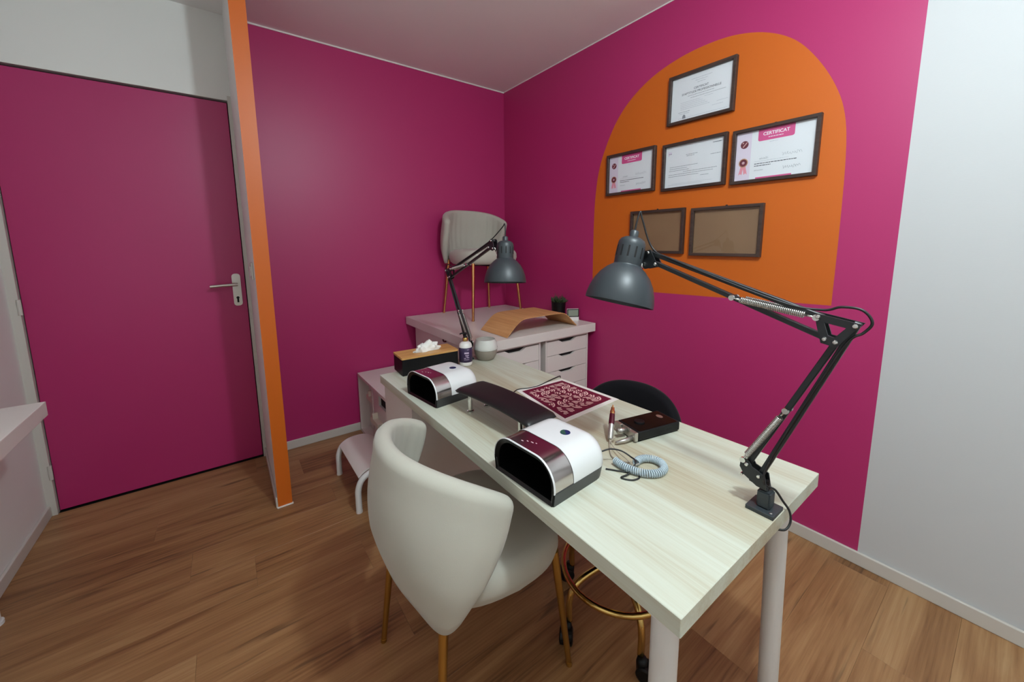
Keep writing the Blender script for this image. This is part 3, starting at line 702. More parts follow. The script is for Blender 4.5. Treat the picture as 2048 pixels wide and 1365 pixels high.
# ================================================================== NAIL DRYERS
def nail_dryer(label, loc, rz, two_tone):
    """local: mouth faces -X, origin at the middle of the base"""
    t = thing('nail_dryer', label, 'nail dryer', loc, rz, 'nail dryers on the desk')
    W, HT, Z0 = 0.106, 0.101, 0.032
    def arch_pts(w, h, z0, r, n=10):
        pts = [(-w, z0)]
        for k in range(n+1):
            a = PI - PI/2*k/n; pts.append((-(w-r) + r*math.cos(a), h-r + r*math.sin(a)))
        for k in range(n+1):
            a = PI/2 - PI/2*k/n; pts.append(((w-r) + r*math.cos(a), h-r + r*math.sin(a)))
        pts.append((w, z0)); return pts
    def loft(st, closed_back=False):
        bm = NB(); rings = []
        for (x, w, h, z0, r) in st: rings.append([bm.verts.new((x, p[0], p[1])) for p in arch_pts(w, h, z0, r)])
        for a, b in zip(rings, rings[1:]):
            for k in range(len(a)-1): bm.faces.new((a[k], a[k+1], b[k+1], b[k]))
        if closed_back: bm.faces.new(rings[-1])
        return bm
    R = 0.060
    def tw(x, dx=0.0): return (x, W+dx, HT+dx, Z0, R)
    fx = lambda z: 0.0
    bm = loft([(-0.100, W-0.0025, HT-0.0025, Z0, R-0.0025), (-0.1013, W-0.0008, HT-0.0008, Z0, R), tw(-0.1005), tw(-0.0965)]); obj('front_rim', bm, 'dryer_white', t, True)
    bm = loft([tw(-0.0965, -0.0008), tw(-0.036, -0.0008)]); band = obj('metal_band', bm, 'dryer_band', t, True)
    st = [tw(-0.036)]
    for k in range(0, 9):
        a = PI/2*k/8; st.append((0.058 + 0.042*math.sin(a), W - 0.040*(1-math.cos(a)), HT - 0.034*(1-math.cos(a)), Z0, R - 0.03*(1-math.cos(a))))
    bm = loft(st, True); obj('cover', bm, 'dryer_white', t, True)
    # dark base: low wall round three sides, open to the front
    def outline(ins):
        w_, xb = W+0.001-ins, 0.100-ins; r_ = 0.045-ins*0.5
        o_ = [(-0.099, -w_), (xb-r_, -w_)] + [(xb-r_+r_*math.sin(PI/2*k/6), -w_ + r_*(1-math.cos(PI/2*k/6))) for k in range(1, 7)]
        return o_ + [(x, -y_) for x, y_ in o_[::-1]]
    oo, oi = outline(0.0), outline(0.010)
    bm = NB(); R4 = [[bm.verts.new((p[0]*(1-(1-k)*0.35), p[1]*k, z)) for p in ring] for ring, z, k in ((oo, 0.0, 0.95), (oo, Z0, 1.0), (oi, Z0, 1.0), (oi, 0.0, 0.95))]
    for q_ in range(4):
        a, b = R4[q_], R4[(q_+1) % 4]
        for k in range(len(a)-1): bm.faces.new((a[k], a[k+1], b[k+1], b[k]))
    bm.faces.new([R4[q_][0] for q_ in range(4)]); bm.faces.new([R4[q_][-1] for q_ in (3, 2, 1, 0)])
    b_ = obj('base', bm, 'dryer_dark', t); autosmooth(b_, 30)
    # black front fascia with mouth
    n = 10
    po = arch_pts(W-0.0015, HT-0.002, 0.0006, R-0.002); po[0] = (-(W-0.006), 0.0006); po[-1] = (W-0.006, 0.0006); pi_ = arch_pts(W-0.014, HT-0.013, 0.008, R-0.012)
    bm = NB(); a = [bm.verts.new((-0.1005, p[0], p[1])) for p in po]; b = [bm.verts.new((-0.095, p[0], p[1])) for p in pi_]
    for k in range(len(a)-1): bm.faces.new((a[k], a[k+1], b[k+1], b[k]))
    bm.faces.new((a[0], b[0], b[-1], a[-1]))
    c = [bm.verts.new((0.05, p[0]*0.95, p[1]*0.96)) for p in pi_]
    for k in range(len(b)-1): bm.faces.new((b[k], b[k+1], c[k+1], c[k]))
    bm.faces.new((b[0], c[0], c[-1], b[-1])); bm.faces.new(c)
    ch = obj('chamber', bm, 'chamber_black', t, True); autosmooth(ch, 35)
    for (x, y_, z) in ((0.048, 0.045, 0.062), (0.048, 0.062, 0.050), (0.048, 0.036, 0.046), (0.048, 0.0, 0.075), (0.048, -0.04, 0.06)):
        bm = NB(); lathe(bm, [(0.0035, 0), (0.003, 0.0015), (0, 0.002)], 10, (x, y_, z), (-1, 0, 0)); obj('led', bm, 'led', ch, True)
    # sensor button on top
    bm = NB(); lathe(bm, [(0.0135,0),(0.013,0.0012),(0,0.0016)], 28, (0.030, -0.020, HT-0.0005)); btn = obj('button', bm, 'button_blue', t)
    if two_tone:
        bm = NB(); c0 = Vector((0.030, -0.020, HT+0.0012)); vv = [bm.verts.new(c0 + Vector((0.0125*math.cos(a), 0.0125*math.sin(a), 0.0002))) for a in [PI*0.30 + PI*k/14 for k in range(15)]]; bm.faces.new(vv)
        obj('button_green_part', bm, 'button_green', btn)  # green part of the blue-green button disc
    # small print on the band
    bm = NB()
    for (x, y_, l) in ((-0.078, 0.022, 0.007), (-0.070, 0.012, 0.005), (-0.066, 0.0, 0.008), (-0.062, -0.01, 0.004)):
        box(bm, x-0.0012, x+0.0012, y_-l/2, y_+l/2, HT-0.0008, HT-0.0004)
    box(bm, -0.0905, -0.0893, -0.062, -0.044, HT-0.004, HT-0.0037)
    pieces('print', bm, 'mark_pale', band)
    return t
nail_dryer('white nail dryer with metallic band on the near half of the desk', (-1.299, -2.008, TZ), math.radians(4), True)
nail_dryer('white nail dryer with metallic band beside the black tissue box', (-1.279, -1.370, TZ), math.radians(7), False)

# ================================================================== SMALL THINGS ON DESK
# tissue box
t = thing('tissue_box', 'black tissue box with bamboo lid at the far end of the desk', 'tissue box', (-1.198, -1.030, TZ), math.radians(-3))
obj('box_body', bbox(-0.134, 0.134, -0.062, 0.062, 0, 0.074, 0.0015), 'black_plastic', t)
bm = NB(); oo = rrect(0.272, 0.128, 0.004, 3); ii = rrect(0.13, 0.030, 0.0149, 3)
for z0, z1 in ((0.0742, 0.083),):
    vo = [[bm.verts.new((p[0], p[1], z)) for p in oo] for z in (z0, z1)]; vi = [[bm.verts.new((p[0], p[1], z)) for p in ii] for z in (z0, z1)]
    n = len(oo)
    for k in range(n):
        k2 = (k+1) % n
        for s in (0, 1): bm.faces.new((vo[s][k], vo[s][k2], vi[s][k2], vi[s][k]))
        bm.faces.new((vo[0][k], vo[0][k2], vo[1][k2], vo[1][k])); bm.faces.new((vi[0][k], vi[0][k2], vi[1][k2], vi[1][k]))
obj('lid', bm, 'bamboo', t)
random.seed(3)
from mathutils import noise as mnoise
bm = NB(); bmesh.ops.create_icosphere(bm, subdivisions=4, radius=1.0)
for v in bm.verts:
    d = v.co.normalized()
    fold = abs(mnoise.noise(d*2.3 + Vector((3.1, 0, 1.7))))*0.55 + abs(mnoise.noise(d*5.0))*0.28
    hump = 0.80 + 0.34*abs(math.sin(d.x*2.4 + 0.35))
    k = 0.78 + fold
    v.co = Vector((d.x*0.060*k + 0.004, d.y*0.021*k + 0.008*math.sin(d.x*4+d.z*2), max(0.070, 0.078 + d.z*0.046*hump*k)))
obj('tissue', bm, 'tissue', t, True)
# pump bottle
t = thing('pump_bottle', 'white pump bottle with dark purple label and gold collar', 'bottle', (-1.031, -1.108, TZ))
bm = NB(); lathe(bm, [(0,0),(0.026,0),(0.030,0.004),(0.0312,0.010),(0.0312,0.092),(0.0300,0.101),(0.0260,0.109),(0.0190,0.114),(0.0120,0.116),(0.0120,0.120),(0,0.120)], 36); o = obj('bottle_body', bm, 'bottle_white', t, True); autosmooth(o, 60)
bm = NB(); lathe(bm, [(0.0313,0.020),(0.0318,0.0205),(0.0318,0.0895),(0.0313,0.090)], 36); lb = obj('label', bm, 'label_purple', t, True)
bm = NB()
def on_cyl(p, r=0.0320): a = p[0]/r; return Vector((r*math.cos(a), r*math.sin(a), p[1]))
aim = math.atan2(-2.688+1.108, -1.923+1.031)
tb = text_bm('SPIRIT', 0.0125, 0.0003)
for v in tb.verts:
    a = aim + v.co.x/0.0322 + 0.12; z = 0.066 + v.co.y; v.co = Vector((0.0322*math.cos(a), 0.0322*math.sin(a), z))
tb.free()
for (u0, u1, z0, z1) in ((-0.010,0.012,0.062,0.070),(-0.006,0.012,0.053,0.057),(-0.012,-0.002,0.040,0.043),(0.002,0.013,0.042,0.045),(-0.012,0.013,0.033,0.035),(-0.004,0.008,0.047,0.050),(0.003,0.014,0.081,0.083)):
    n = 4; prev = None
    for k in range(n+1):
        a = aim + 0.12 + (u0+(u1-u0)*k/n)/0.0322; pa = [bm.verts.new((0.0322*math.cos(a), 0.0322*math.sin(a), z)) for z in (z0, z1)]
        if prev: bm.faces.new((prev[0], pa[0], pa[1], prev[1]))
        prev = pa
obj('label_print', bm, 'label_print', lb)['kind'] = 'stuff'
bm = NB(); lathe(bm, [(0.0125,0.1185),(0.0125,0.134),(0.0115,0.1355),(0,0.1355)], 24); o = obj('collar', bm, 'gold', t); autosmooth(o)
bm = NB(); lathe(bm, [(0.0085,0.1356),(0.0085,0.141),(0.004,0.142),(0.004,0.149),(0.0078,0.150),(0.0082,0.156),(0.007,0.159),(0,0.160)], 18)
dn = Vector((-0.80, 0.60, 0)); tube(bm, [Vector((0,0,0.1545)), Vector((0,0,0.1555)) + dn*0.018, Vector((0,0,0.151)) + dn*0.026], [0.0042,0.0036,0.003], 10); obj('pump', bm, 'black_plastic', t, True)
# diffuser bowl
t = thing('aroma_diffuser', 'round grey and white diffuser pot next to the pump bottle', 'diffuser', (-0.902, -1.084, TZ))
bm = NB(); lathe(bm, [(0,0),(0.036,0),(0.040,0.002),(0.048,0.014),(0.0555,0.030),(0.0585,0.050),(0.0585,0.053),(0,0.053)], 40); obj('lower_bowl', bm, 'stone_grey', t, True); autosmooth(t.children[0], 60)
bm = NB(); lathe(bm, [(0.0580,0.0535),(0.0595,0.056),(0.0592,0.066),(0.0565,0.082),(0.0520,0.096),(0.0475,0.105),(0.0460,0.104),(0.049,0.094),(0.040,0.088),(0,0.087)], 40); obj('upper_cover', bm, 'frosted_white', t, True); autosmooth(t.children[1], 60)
bm = NB(); lathe(bm, [(0,0),(0.004,0),(0.0035,0.002),(0,0.0025)], 12, (0.045,-0.038,0.064), (0.75,-0.62,0.1)); obj('button', bm, 'satin_metal', t)
# arm rest
t = thing('arm_rest', 'black padded arm rest on short silver legs across the desk', 'arm rest', (-1.238, -1.706, TZ), math.radians(4))
bm = NB(); NL, NW = 28, 14; rings = []
for i in range(NL+1):
    u = -1 + 2*i/NL; yv = 0.190*u
    zc = 0.077 - 0.011*abs(u)**2.2; tp = math.sqrt(max(0, 1-max(0,(abs(u)-0.93)/0.07)**2))*0.9+0.1
    ring = []
    for k in range(2*NW):
        a = 2*PI*k/(2*NW); cx_ = math.copysign(abs(math.cos(a))**0.45, math.cos(a)); sz = math.copysign(abs(math.sin(a))**0.8, math.sin(a))
        hw = 0.060 + 0.003*u
        ring.append(bm.verts.new((hw*cx_*(0.93+0.07*tp), yv, zc + (0.012 if sz > 0 else 0.010)*sz*tp)))
    rings.append(ring)
for a, b in zip(rings, rings[1:]):
    for k in range(2*NW): bm.faces.new((a[k], a[(k+1) % (2*NW)], b[(k+1) % (2*NW)], b[k]))
bm.faces.new(rings[0][::-1]); bm.faces.new(rings[-1]); obj('pad', bm, 'black_leather', t, True); autosmooth(t.children[0], 60)
for sx in (-0.036, 0.036):
    for sy in (-0.130, 0.130):
        bm = NB(); lathe(bm, [(0,0),(0.012,0),(0.012,0.006),(0.0085,0.008),(0.0085,0.064),(0,0.064)], 16, (sx, sy, 0)); lg = obj('leg', bm, 'chrome', t); autosmooth(lg)
# patterned mat
mt = thing('desk_mat', 'burgundy and rose patterned mat with white border lying on the desk', 'mat', (-0.928, -1.680, TZ))
mc = Vector((-0.928, -1.680))
cs = [(-1.040,-1.522), (-0.806,-1.533), (-0.792,-1.822), (-1.084,-1.838)]
def quad_map(u, v, s=1.0):
    u = 0.5+(u-0.5)*s; v = 0.5+(v-0.5)*s
    a = Vector(cs[0]).lerp(Vector(cs[1]), u); b = Vector(cs[3]).lerp(Vector(cs[2]), u); p = a.lerp(b, v) - mc; return (p.x, p.y)
def sheet(poly, z0, z1):
    bm = NB(); prism(bm, poly, lambda p: (p[0], p[1], z0), lambda p: (p[0], p[1], z1)); return bm
pap = obj('mat_sheet', sheet([quad_map(*q) for q in ((0,0),(0,1),(1,1),(1,0))], 0.0002, 0.0014), 'mat_white', mt)
obj('printed_field', sheet([quad_map(*q, 0.875) for q in ((0,0),(0,1),(1,1),(1,0))], 0.00145, 0.0017), 'burgundy', mt)
bm = NB(); random.seed(11)
NG = 7; cell = 0.76/NG
for r in range(NG):
    for c in range(NG):
        u0, v0 = 0.12 + c*cell, 0.12 + r*cell
        k = random.randrange(4); cu_, cv_ = ((0,0),(1,0),(1,1),(0,1))[k]
        for (fr, wd) in ((0.26, 0.085), (0.56, 0.095), (0.86, 0.095)):
            prev = None; a0_ = random.choice((0.06, 0.06, 0.30)); a1_ = random.choice((0.94, 0.94, 0.70))
            for q_ in range(4):
                an = (k*90 + 90*(a0_ + (a1_-a0_)*q_/3))*PI/180
                cur = []
                for rr in (fr-wd, fr+wd):
                    uu = u0 + (cu_ + rr*math.cos(an))*cell; vv = v0 + (cv_ + rr*math.sin(an))*cell
                    A = quad_map(uu, vv); cur.append(bm.verts.new((A[0], A[1], 0.00185)))
                if prev: bm.faces.new((prev[0], cur[0], cur[1], prev[1]))
                prev = cur
obj('printed_pattern', bm, 'rose', mt)['kind'] = 'stuff'
bm = NB(); tube(bm, catmull([(-1.10,-1.56,0.702),(-1.036,-1.520,0.7025),(-0.985,-1.534,0.7025),(-0.934,-1.537,0.7025),(-0.87,-1.522,0.703),(-0.810,-1.512,0.7045),(-0.795,-1.512,0.7045),(-0.790,-1.508,0.69),(-0.788,-1.505,0.60)],6), 0.0022, 8)
tag(obj('cable', bm, 'cord_black', None, True), 'thin dark cable running along the back edge of the patterned mat', 'cable')
# drill control box
rzd = math.radians(-12)
t = thing('nail_drill', 'black portable nail drill control box on the near half of the desk', 'nail drill', (-0.914, -2.030, TZ), rzd)
obj('control_box', bbox(-0.082, 0.082, -0.046, 0.046, 0.004, 0.031, 0.004, 3), 'black_plastic', t)
obj('underside', bbox(-0.078, 0.078, -0.043, 0.043, 0, 0.005, 0.001), 'black_gloss', t)
bm = NB(); prism(bm, rrect(0.150, 0.084, 0.006), lambda p: (p[0], p[1], 0.0308), lambda p: (p[0], p[1], 0.0315)); obj('face_panel', bm, 'black_gloss', t)
bm = NB(); lathe(bm, [(0.016,0),(0.0155,0.003),(0.013,0.004),(0,0.004)], 28, (-0.032, 0.006, 0.0315)); obj('dial', bm, 'black_plastic', t); autosmooth(t.children[-1])
bm = NB(); prism(bm, [(0.052+0.0085*math.cos(2*PI*k/24), 0.008+0.012*math.sin(2*PI*k/24)) for k in range(24)], lambda p: (p[0], p[1], 0.0315), lambda p: (p[0], p[1], 0.0321)); obj('badge', bm, 'satin_metal', t)
bm = NB()
for (ya, yb) in ((-0.046, -0.018), (0.018, 0.046)): box(bm, -0.094, -0.0825, ya, yb, 0.004, 0.030)
box(bm, -0.0875, -0.0825, -0.018, 0.018, 0.004, 0.030); bmesh.ops.bevel(bm, geom=bm.edges[:], offset=0.0012, segments=1, affect='EDGES')
obj('end_cap', bm, 'satin_metal', t)
bm = NB(); box(bm, 0.0, 0.018, -0.0465, -0.046, 0.013, 0.018); box(bm, 0.028, 0.048, -0.0465, -0.046, 0.012, 0.019); pieces('socket', bm, 'gap_shade', t)
bm = NB(); tube(bm, [(-0.090,0.0,0.020),(-0.118,0.002,0.022)], 0.0085, 14); tube(bm, [(-0.094,-0.032,0.012),(-0.120,-0.034,0.010),(-0.150,-0.03,0.008)], [0.007,0.006,0.004], 12); pieces('holder', bm, 'satin_metal', t, True)
# handpiece resting in the holder
t = thing('drill_handpiece', 'burgundy and silver drill handpiece leaning by the control box', 'handpiece', (-1.048, -1.992, TZ))
hp0 = Vector((-0.020, -0.016, 0.010)); hp1 = Vector((0.052, 0.034, 0.078)); L = (hp1-hp0).length; hax = hp1-hp0
bm = NB(); lathe(bm, [(0,0),(0.006,0),(0.0078,0.004),(0.0078,L*0.42),(0,L*0.42)], 20, hp0, hax); o = obj('grip', bm, 'satin_metal', t); autosmooth(o)
bm = NB(); lathe(bm, [(0,L*0.42),(0.0085,L*0.42),(0.0088,L*0.5),(0.008,L*0.72),(0,L*0.72)], 20, hp0, hax); o = obj('sleeve', bm, 'burgundy_gloss', t); autosmooth(o)
bm = NB(); lathe(bm, [(0,L*0.72),(0.0075,L*0.72),(0.0075,L*0.82),(0.006,L*0.84),(0.005,L*0.93),(0.0022,L*0.95),(0.0022,L),(0,L)], 20, hp0, hax); o = obj('nose', bm, 'copper_gold', t); autosmooth(o)
bm = NB(); tube(bm, catmull([hp0+hax*0.02, hp0-hax*0.12+Vector((0,0,0.004)), (-0.055,-0.045,0.0035), (-0.078,-0.070,0.003), (-0.082,-0.100,0.003), (-0.062,-0.118,0.004)],6), 0.0022, 8); obj('cord', bm, 'cord_beige', t, True)
# coiled cord
path = catmull([(-1.146,-2.088,0.7105),(-1.150,-2.120,0.7105),(-1.143,-2.152,0.7105),(-1.128,-2.176,0.7105),(-1.104,-2.190,0.7105),(-1.078,-2.187,0.7105),(-1.061,-2.168,0.7105),(-1.061,-2.146,0.7105),(-1.076,-2.129,0.7105),(-1.096,-2.124,0.7105),(-1.112,-2.127,0.7105)], 10)
cum = [0]
for a, b in zip(path, path[1:]): cum.append(cum[-1] + (b-a).length)
def on_path(s):
    for i in range(len(path)-1):
        if s <= cum[i+1]:
            f = (s-cum[i])/(cum[i+1]-cum[i]); return path[i].lerp(path[i+1], f), (path[i+1]-path[i]).normalized()
    return path[-1], (path[-1]-path[-2]).normalized()
turns = 50; pts = []; TL = cum[-1]*0.9999; co0 = Vector((-1.10, -2.155, TZ))
for k in range(turns*10+1):
    p, d = on_path(TL*k/(turns*10)); xx = Vector((-d.y, d.x, 0)); an = 2*PI*k/10
    pts.append(p + (xx*math.cos(an) + Vector((0,0,1))*math.sin(an))*0.0082 - co0)
t = thing('coiled_cord', 'light grey coiled cord lying in a loop on the desk', 'cord', co0)
bm = NB(); tube(bm, pts, 0.0020, 6); obj('coil', bm, 'coil_grey', t, True)
bm = NB(); tube(bm, catmull([pts[-1], Vector((-1.128,-2.132,0.712))-co0, Vector((-1.125,-2.108,0.716))-co0, Vector((-1.105,-2.060,0.712))-co0, Vector((-1.080,-2.020,0.712))-co0, Vector((-1.050,-2.012,0.712))-co0],6), 0.0014, 6); obj('lead', bm, 'cord_beige', t, True)
bm = NB(); tube(bm, catmull([(-1.172,-2.066,0.735),(-1.150,-2.075,0.738),(-1.128,-2.092,0.733),(-1.118,-2.115,0.7235),(-1.128,-2.138,0.7225),(-1.160,-2.142,0.706),(-1.185,-2.138,0.7025),(-1.172,-2.160,0.7022),(-1.150,-2.165,0.7022),(-1.143,-2.150,0.7022),(-1.165,-2.118,0.7022),(-1.185,-2.090,0.7022)],7), 0.0021, 8)
tag(obj('power_cord', bm, 'cord_black', None, True), 'thin black power cord looping out from behind the near nail dryer', 'cord')

# ================================================================== THINGS ON THE WORKTOP
WZ = 0.761
t = thing('plywood_riser', 'bent plywood riser board on the white worktop', 'riser', (-0.435, -0.865, WZ))
prof = catmull([(-0.275,0.002,0),(-0.235,0.040,0),(-0.195,0.074,0),(-0.160,0.091,0),(-0.115,0.0965,0),(0.0,0.097,0),(0.115,0.0965,0),(0.160,0.091,0),(0.195,0.072,0),(0.235,0.036,0),(0.273,0.002,0)],5)
poly = []
for i, p in enumerate(prof):
    d = (prof[min(i+1,len(prof)-1)] - prof[max(i-1,0)]).normalized(); poly.append((p, Vector((-d.y, d.x, 0))))
loop = [(p.x, p.y) for p, n in poly] + [((p - n*0.0045).x, max((p - n*0.0045).y, 0.0)) for p, n in poly[::-1]]
bm = NB(); prism(bm, loop, lambda p: (p[0], -0.134, p[1]), lambda p: (p[0], 0.134, p[1])); obj('board', bm, 'ply', t); autosmooth(t.children[0], 30)
t = thing('potted_plant', 'small green succulent in a black pot on the white worktop', 'plant', (-0.078, -0.742, WZ))
bm = NB(); lathe(bm, [(0,0),(0.040,0),(0.043,0.003),(0.050,0.11),(0.0505,0.116),(0.047,0.116),(0.046,0.104),(0,0.104)], 32); o = obj('pot', bm, 'black_plastic', t); autosmooth(o)
bm = NB(); lathe(bm, [(0.0455,0.1045),(0.03,0.108),(0,0.109)], 20); obj('soil', bm, 'soil', t, True)
random.seed(5)
bm = NB()
for k in range(70):
    a = random.uniform(0, 2*PI); rr = 0.036*math.sqrt(random.random()); el = random.uniform(0.5, 1.35); L = random.uniform(0.028, 0.052)
    p0 = Vector((rr*math.cos(a), rr*math.sin(a), 0.106)); d = Vector((math.cos(a)*math.cos(el), math.sin(a)*math.cos(el), math.sin(el)))
    tube(bm, [p0, p0 + d*L*0.5, p0 + d*L*0.85, p0 + d*L], [0.003, 0.0048, 0.0032, 0.0006], 6)
for k in range(6):
    a = random.uniform(0, 2*PI); p0 = Vector((0.02*math.cos(a), 0.02*math.sin(a), 0.13)); tube(bm, [p0, p0 + Vector((0.012*math.cos(a), 0.012*math.sin(a), 0.04))], [0.0012, 0.0006], 5)
o = obj('foliage', bm, 'leaf', t, True); o['kind'] = 'stuff'
t = thing('digital_clock', 'small digital clock with grey screen beside the black plant pot', 'clock', (-0.066, -0.868, WZ), math.radians(-32))
obj('case', bbox(-0.040, 0.040, -0.011, 0.011, 0, 0.080, 0.002), 'bottle_white', t)
obj('bezel', bbox(-0.039, 0.039, -0.0125, -0.011, 0.026, 0.079, 0.0005), 'black_plastic', t)
lcd = obj('screen', bbox(-0.034, 0.034, -0.0133, -0.0125, 0.032, 0.074, 0.0), 'lcd', t)

# ================================================================== FRAMED CERTIFICATES
FW, FH, FF, FD = 0.327, 0.235, 0.0140, 0.021
def squiggle(bm, x0, y0, length, amp, seed, wd=0.0007, z=0.0):
    rnd = random.Random(seed); n = 26; pts = []
    for k in range(n):
        pts.append(Vector((x0 + length*k/(n-1) + 0.25*amp*math.sin(k*2.1), y0 + amp*math.sin(k*1.9+rnd.random())*(0.35+0.65*rnd.random()), 0)))
    pts = catmull(pts, 3); prev = None
    for i, p in enumerate(pts):
        d = (pts[min(i+1,len(pts)-1)]-pts[max(i-1,0)]).normalized(); nn = Vector((-d.y, d.x, 0))*wd/2
        cur = [bm.verts.new((p.x-nn.x, p.y-nn.y, z)), bm.verts.new((p.x+nn.x, p.y+nn.y, z))]
        if prev: bm.faces.new((prev[0], cur[0], cur[1], prev[1]))
        prev = cur
def flat(bm, x0, x1, y0, y1, z=0.0): bm.faces.new([bm.verts.new(p) for p in ((x0,y0,z),(x1,y0,z),(x1,y1,z),(x0,y1,z))])
def greek(bm, x0, x1, y, h, seed, z=0.0):
    """line of illegibly small print: word-length dashes"""
    rnd = random.Random(seed); x = x0
    while x < x1:
        w_ = rnd.uniform(0.004, 0.013); flat(bm, x, min(x+w_, x1), y-h/2, y+h/2, z); x += w_ + 0.0018
def disc(bm, cx, cy, r, n=24, z=0.0, wob=0.0):
    bm.faces.new([bm.verts.new((cx+(r+wob*(k % 2))*math.cos(2*PI*k/n), cy+(r+wob*(k % 2))*math.sin(2*PI*k/n), z)) for k in range(n)])
def place(bm, z):
    """paper frame (x right, y up, z out of the paper) -> wall frame (looking at the wall from the room: right = -Y)"""
    for v in bm.verts: v.co = Vector((-(z + v.co.z), -v.co.x, v.co.y))
    return bm
def picture(label, yc, zc, kind, tilt=0.0):
    t = thing('picture_frame', label, 'frame', (-0.0005, yc, zc), 0, 'framed certificates on the orange arch'); t.rotation_euler = (tilt, 0, 0)
    bm = NB(); pr = [(0,0),(0,FD-0.001),(0.001,FD),(FF-0.001,FD),(FF,FD-0.001),(FF,0)]
    cor = [(-1,-1),(1,-1),(1,1),(-1,1)]; rings = []
    for sx, sy in cor: rings.append([bm.verts.new((sx*(FW/2-a), sy*(FH/2-a), d)) for a, d in pr])
    for i in range(4):
        a, b = rings[i], rings[(i+1) % 4]
        for k in range(len(pr)): bm.faces.new((a[k], b[k], b[(k+1) % len(pr)], a[(k+1) % len(pr)]))
    obj('frame', place(bm, 0), 'frame_wood', t)
    iw, ih = FW/2-FF, FH/2-FF
    bm = NB(); box(bm, -iw, iw, -ih, ih, 0.001, 0.005); bk = obj('backing' if kind == 'empty' else 'paper', place(bm, 0), 'kraft_board' if kind == 'empty' else 'paper', t)
    bm = NB(); box(bm, -iw, iw, -ih, ih, 0.0085, 0.0095); obj('glass_pane', place(bm, 0), 'clear_glass', t)
    bm = NB(); prism(bm, [(-0.006,FH/2-0.004),(0.006,FH/2-0.004),(0.004,FH/2+0.006),(-0.004,FH/2+0.006)], lambda p: (p[0],p[1],0.001), lambda p: (p[0],p[1],0.003)); obj('hanger', place(bm, 0), 'lamp_dark', t)
    Z = 0.0052
    def prt(name, bm, m, dz=0.0):
        o_ = obj(name, place(bm, Z+dz), m, bk)
        if name in ('small_print', 'body_text', 'heading_text', 'handwriting', 'logo_text', 'emblem', 'logo'): o_['kind'] = 'stuff'
        return o_
    if kind == 'pink':
        bm = NB(); flat(bm, -iw, -iw+0.062, -ih, ih); prt('side_stripe', bm, 'paper_lilac')
        bm = NB(); pts = [(-0.062, ih), (-0.062, ih-0.040)] + [(-0.054+0.008*math.cos(PI+PI/2*k/5), ih-0.040+0.008*math.sin(PI+PI/2*k/5)) for k in range(1,6)] + [(0.066+0.008*math.cos(-PI/2+PI/2*k/5), ih-0.040+0.008*math.sin(-PI/2+PI/2*k/5)) for k in range(0,6)] + [(0.074, ih)]
        bm.faces.new([bm.verts.new((p[0], p[1], 0)) for p in pts]); prt('header_banner', bm, 'print_pink', 0.0002)
        bm = text_bm('CERTIFICAT', 0.0185, 0.0004)
        for v in bm.verts: v.co.x += 0.006; v.co.y += ih-0.021
        prt('heading_text', bm, 'print_white', 0.0004)
        bm = NB(); greek(bm, -0.022, 0.034, ih-0.036, 0.0028, 3); prt('heading_text', bm, 'print_white', 0.0004)
        bm = NB(); flat(bm, -0.062, 0.074, -ih, -ih+0.008); prt('footer_band', bm, 'print_pink', 0.0002)
        bm = NB(); greek(bm, -0.016, 0.014, ih-0.056, 0.0016, 9); greek(bm, -0.070, 0.06, -0.028, 0.0014, 4); prt('small_print', bm, 'print_faint', 0.0002)
        bm = NB(); greek(bm, -0.070, 0.088, -0.038, 0.0030, 12); greek(bm, -0.070, -0.006, -0.047, 0.0030, 13); prt('body_text', bm, 'print_black', 0.0002)
        bm = NB(); squiggle(bm, -0.052, -0.018, 0.034, 0.006, 1); squiggle(bm, 0.034, -0.012, 0.07, 0.0075, 2); squiggle(bm, 0.040, -0.066, 0.062, 0.007, 5, 0.0009); squiggle(bm, -0.07, -0.066, 0.036, 0.004, 6); prt('handwriting', bm, 'print_grey', 0.0002)
        bm = NB(); disc(bm, -0.116, 0.052, 0.0165, 28); prt('emblem', bm, 'print_maroon', 0.0002)
        bm = NB(); bm.faces.new([bm.verts.new(p) for p in ((-0.124,0.043,0),(-0.120,0.041,0),(-0.104,0.060,0),(-0.107,0.062,0))]); disc(bm, -0.122, 0.060, 0.003, 10); prt('emblem', bm, 'rose', 0.0004)
        for dx in (-0.008, 0.008):
            bm = NB(); bm.faces.new([bm.verts.new(p) for p in ((-0.116-0.006+dx*0.5,-0.040,0),(-0.116+0.006+dx*0.5,-0.040,0),(-0.116+0.007+dx*1.4,-0.078,0),(-0.116+dx*1.4,-0.072,0),(-0.116-0.007+dx*1.4,-0.078,0))]); prt('ribbon', bm, 'print_rosette', 0.0002 + 0.0001*(dx > 0))
        bm = NB(); disc(bm, -0.116, -0.026, 0.0185, 32, 0, 0.0015); prt('rosette', bm, 'print_gold', 0.0004)
        bm = NB(); disc(bm, -0.116, -0.026, 0.0155, 28); prt('rosette', bm, 'print_maroon', 0.0006)
        bm = NB(); disc(bm, -0.116, -0.026, 0.006, 16); prt('rosette', bm, 'mark_pale', 0.0008)
    elif kind == 'cap':
        for s, sz, yy, mm in (('CERTIFICAT', 0.0135, 0.036, 'print_black'), ("D'APTITUDE PROFESSIONNELLE", 0.0135, 0.020, 'print_black')):
            bm = text_bm(s, sz, 0.0001)
            for v in bm.verts: v.co.y += yy
            prt('heading_text', bm, mm, 0.0002)
        bm = NB()
        greek(bm, -0.05, 0.05, 0.080, 0.002, 21); greek(bm, -0.03, 0.03, 0.070, 0.002, 22); greek(bm, -0.02, 0.02, 0.060, 0.002, 23)
        for k in range(5): greek(bm, -0.10, 0.0+0.012*k, -0.018-0.008*k, 0.0016, 30+k)
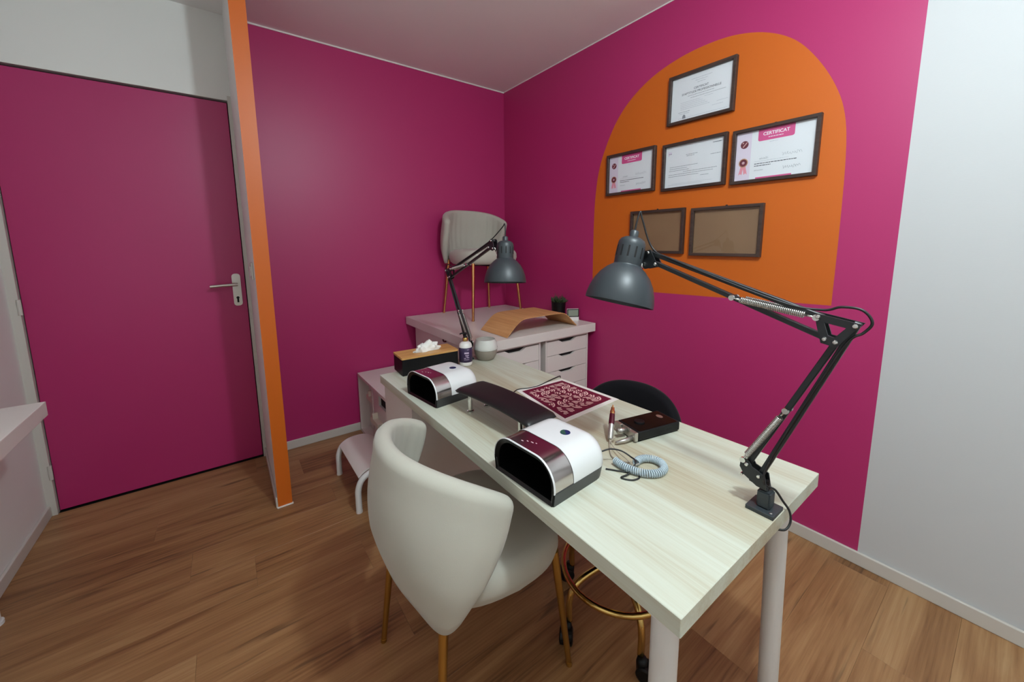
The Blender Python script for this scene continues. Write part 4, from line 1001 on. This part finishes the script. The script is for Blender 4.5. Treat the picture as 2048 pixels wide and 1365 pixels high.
        greek(bm, 0.02, 0.06, -0.014, 0.0016, 37); greek(bm, 0.08, 0.13, -0.052, 0.0016, 38); greek(bm, 0.06, 0.11, -0.066, 0.0016, 39)
        greek(bm, -0.11, 0.13, -0.091, 0.0014, 40); prt('small_print', bm, 'print_faint', 0.0002)
        bm = NB(); greek(bm, -0.065, 0.065, 0.007, 0.0018, 24); greek(bm, -0.05, 0.12, -0.004, 0.0016, 25); greek(bm, -0.11, -0.05, -0.062, 0.0018, 41); squiggle(bm, -0.105, -0.070, 0.05, 0.004, 44); prt('body_text', bm, 'print_grey', 0.0002)
        bm = NB(); bm.faces.new([bm.verts.new(p) for p in ((-0.088,-0.094,0),(-0.070,-0.094,0),(-0.072,-0.082,0),(-0.076,-0.076,0),(-0.083,-0.076,0),(-0.087,-0.082,0))]); prt('stamp', bm, 'print_grey', 0.0003)
    elif kind == 'letter':
        bm = NB(); flat(bm, -iw+0.012, -iw+0.020, 0.058, 0.080); flat(bm, -iw+0.020, -iw+0.032, 0.064, 0.078); prt('logo', bm, 'paper_lilac', 0.0002)
        bm = NB(); greek(bm, -iw+0.016, -iw+0.034, 0.068, 0.003, 50); greek(bm, 0.095, 0.135, 0.086, 0.004, 51); squiggle(bm, 0.09, 0.086, 0.05, 0.003, 52); prt('logo_text', bm, 'print_grey', 0.0004)
        bm = NB(); greek(bm, -0.040, 0.020, 0.052, 0.0022, 53); greek(bm, -0.036, 0.004, 0.045, 0.0022, 54); greek(bm, 0.085, 0.132, 0.034, 0.0024, 55)
        for k, (a, b) in enumerate(((-0.125, 0.025), (-0.125, -0.03), (-0.128, -0.02), (-0.05, 0.12), (-0.13, 0.10), (-0.13, 0.03), (0.04, 0.08))): greek(bm, a, b, 0.000-0.0095*k, 0.0022, 60+k)
        prt('body_text', bm, 'print_grey', 0.0002)
        bm = NB(); greek(bm, -0.13, 0.05, -0.090, 0.0016, 70); greek(bm, -0.11, 0.10, -0.084, 0.0012, 71); prt('small_print', bm, 'print_faint', 0.0002)
    return t
picture('framed vocational certificate hanging alone at the top of the orange arch', -1.641, 1.985, 'cap', 0.012)
picture('framed pink headed certificate, leftmost on the orange arch', -1.250, 1.676, 'pink', 0.004)
picture('framed plain typed letter between the two pink headed certificates', -1.622, 1.662, 'letter', 0.004)
picture('framed pink headed certificate, rightmost on the orange arch', -1.974, 1.653, 'pink', 0.004)
picture('empty frame with brown backing partly behind the lamp cable', -1.433, 1.336, 'empty', 0.004)
picture('empty frame with brown backing, right one of the bottom row', -1.796, 1.327, 'empty', 0.003)
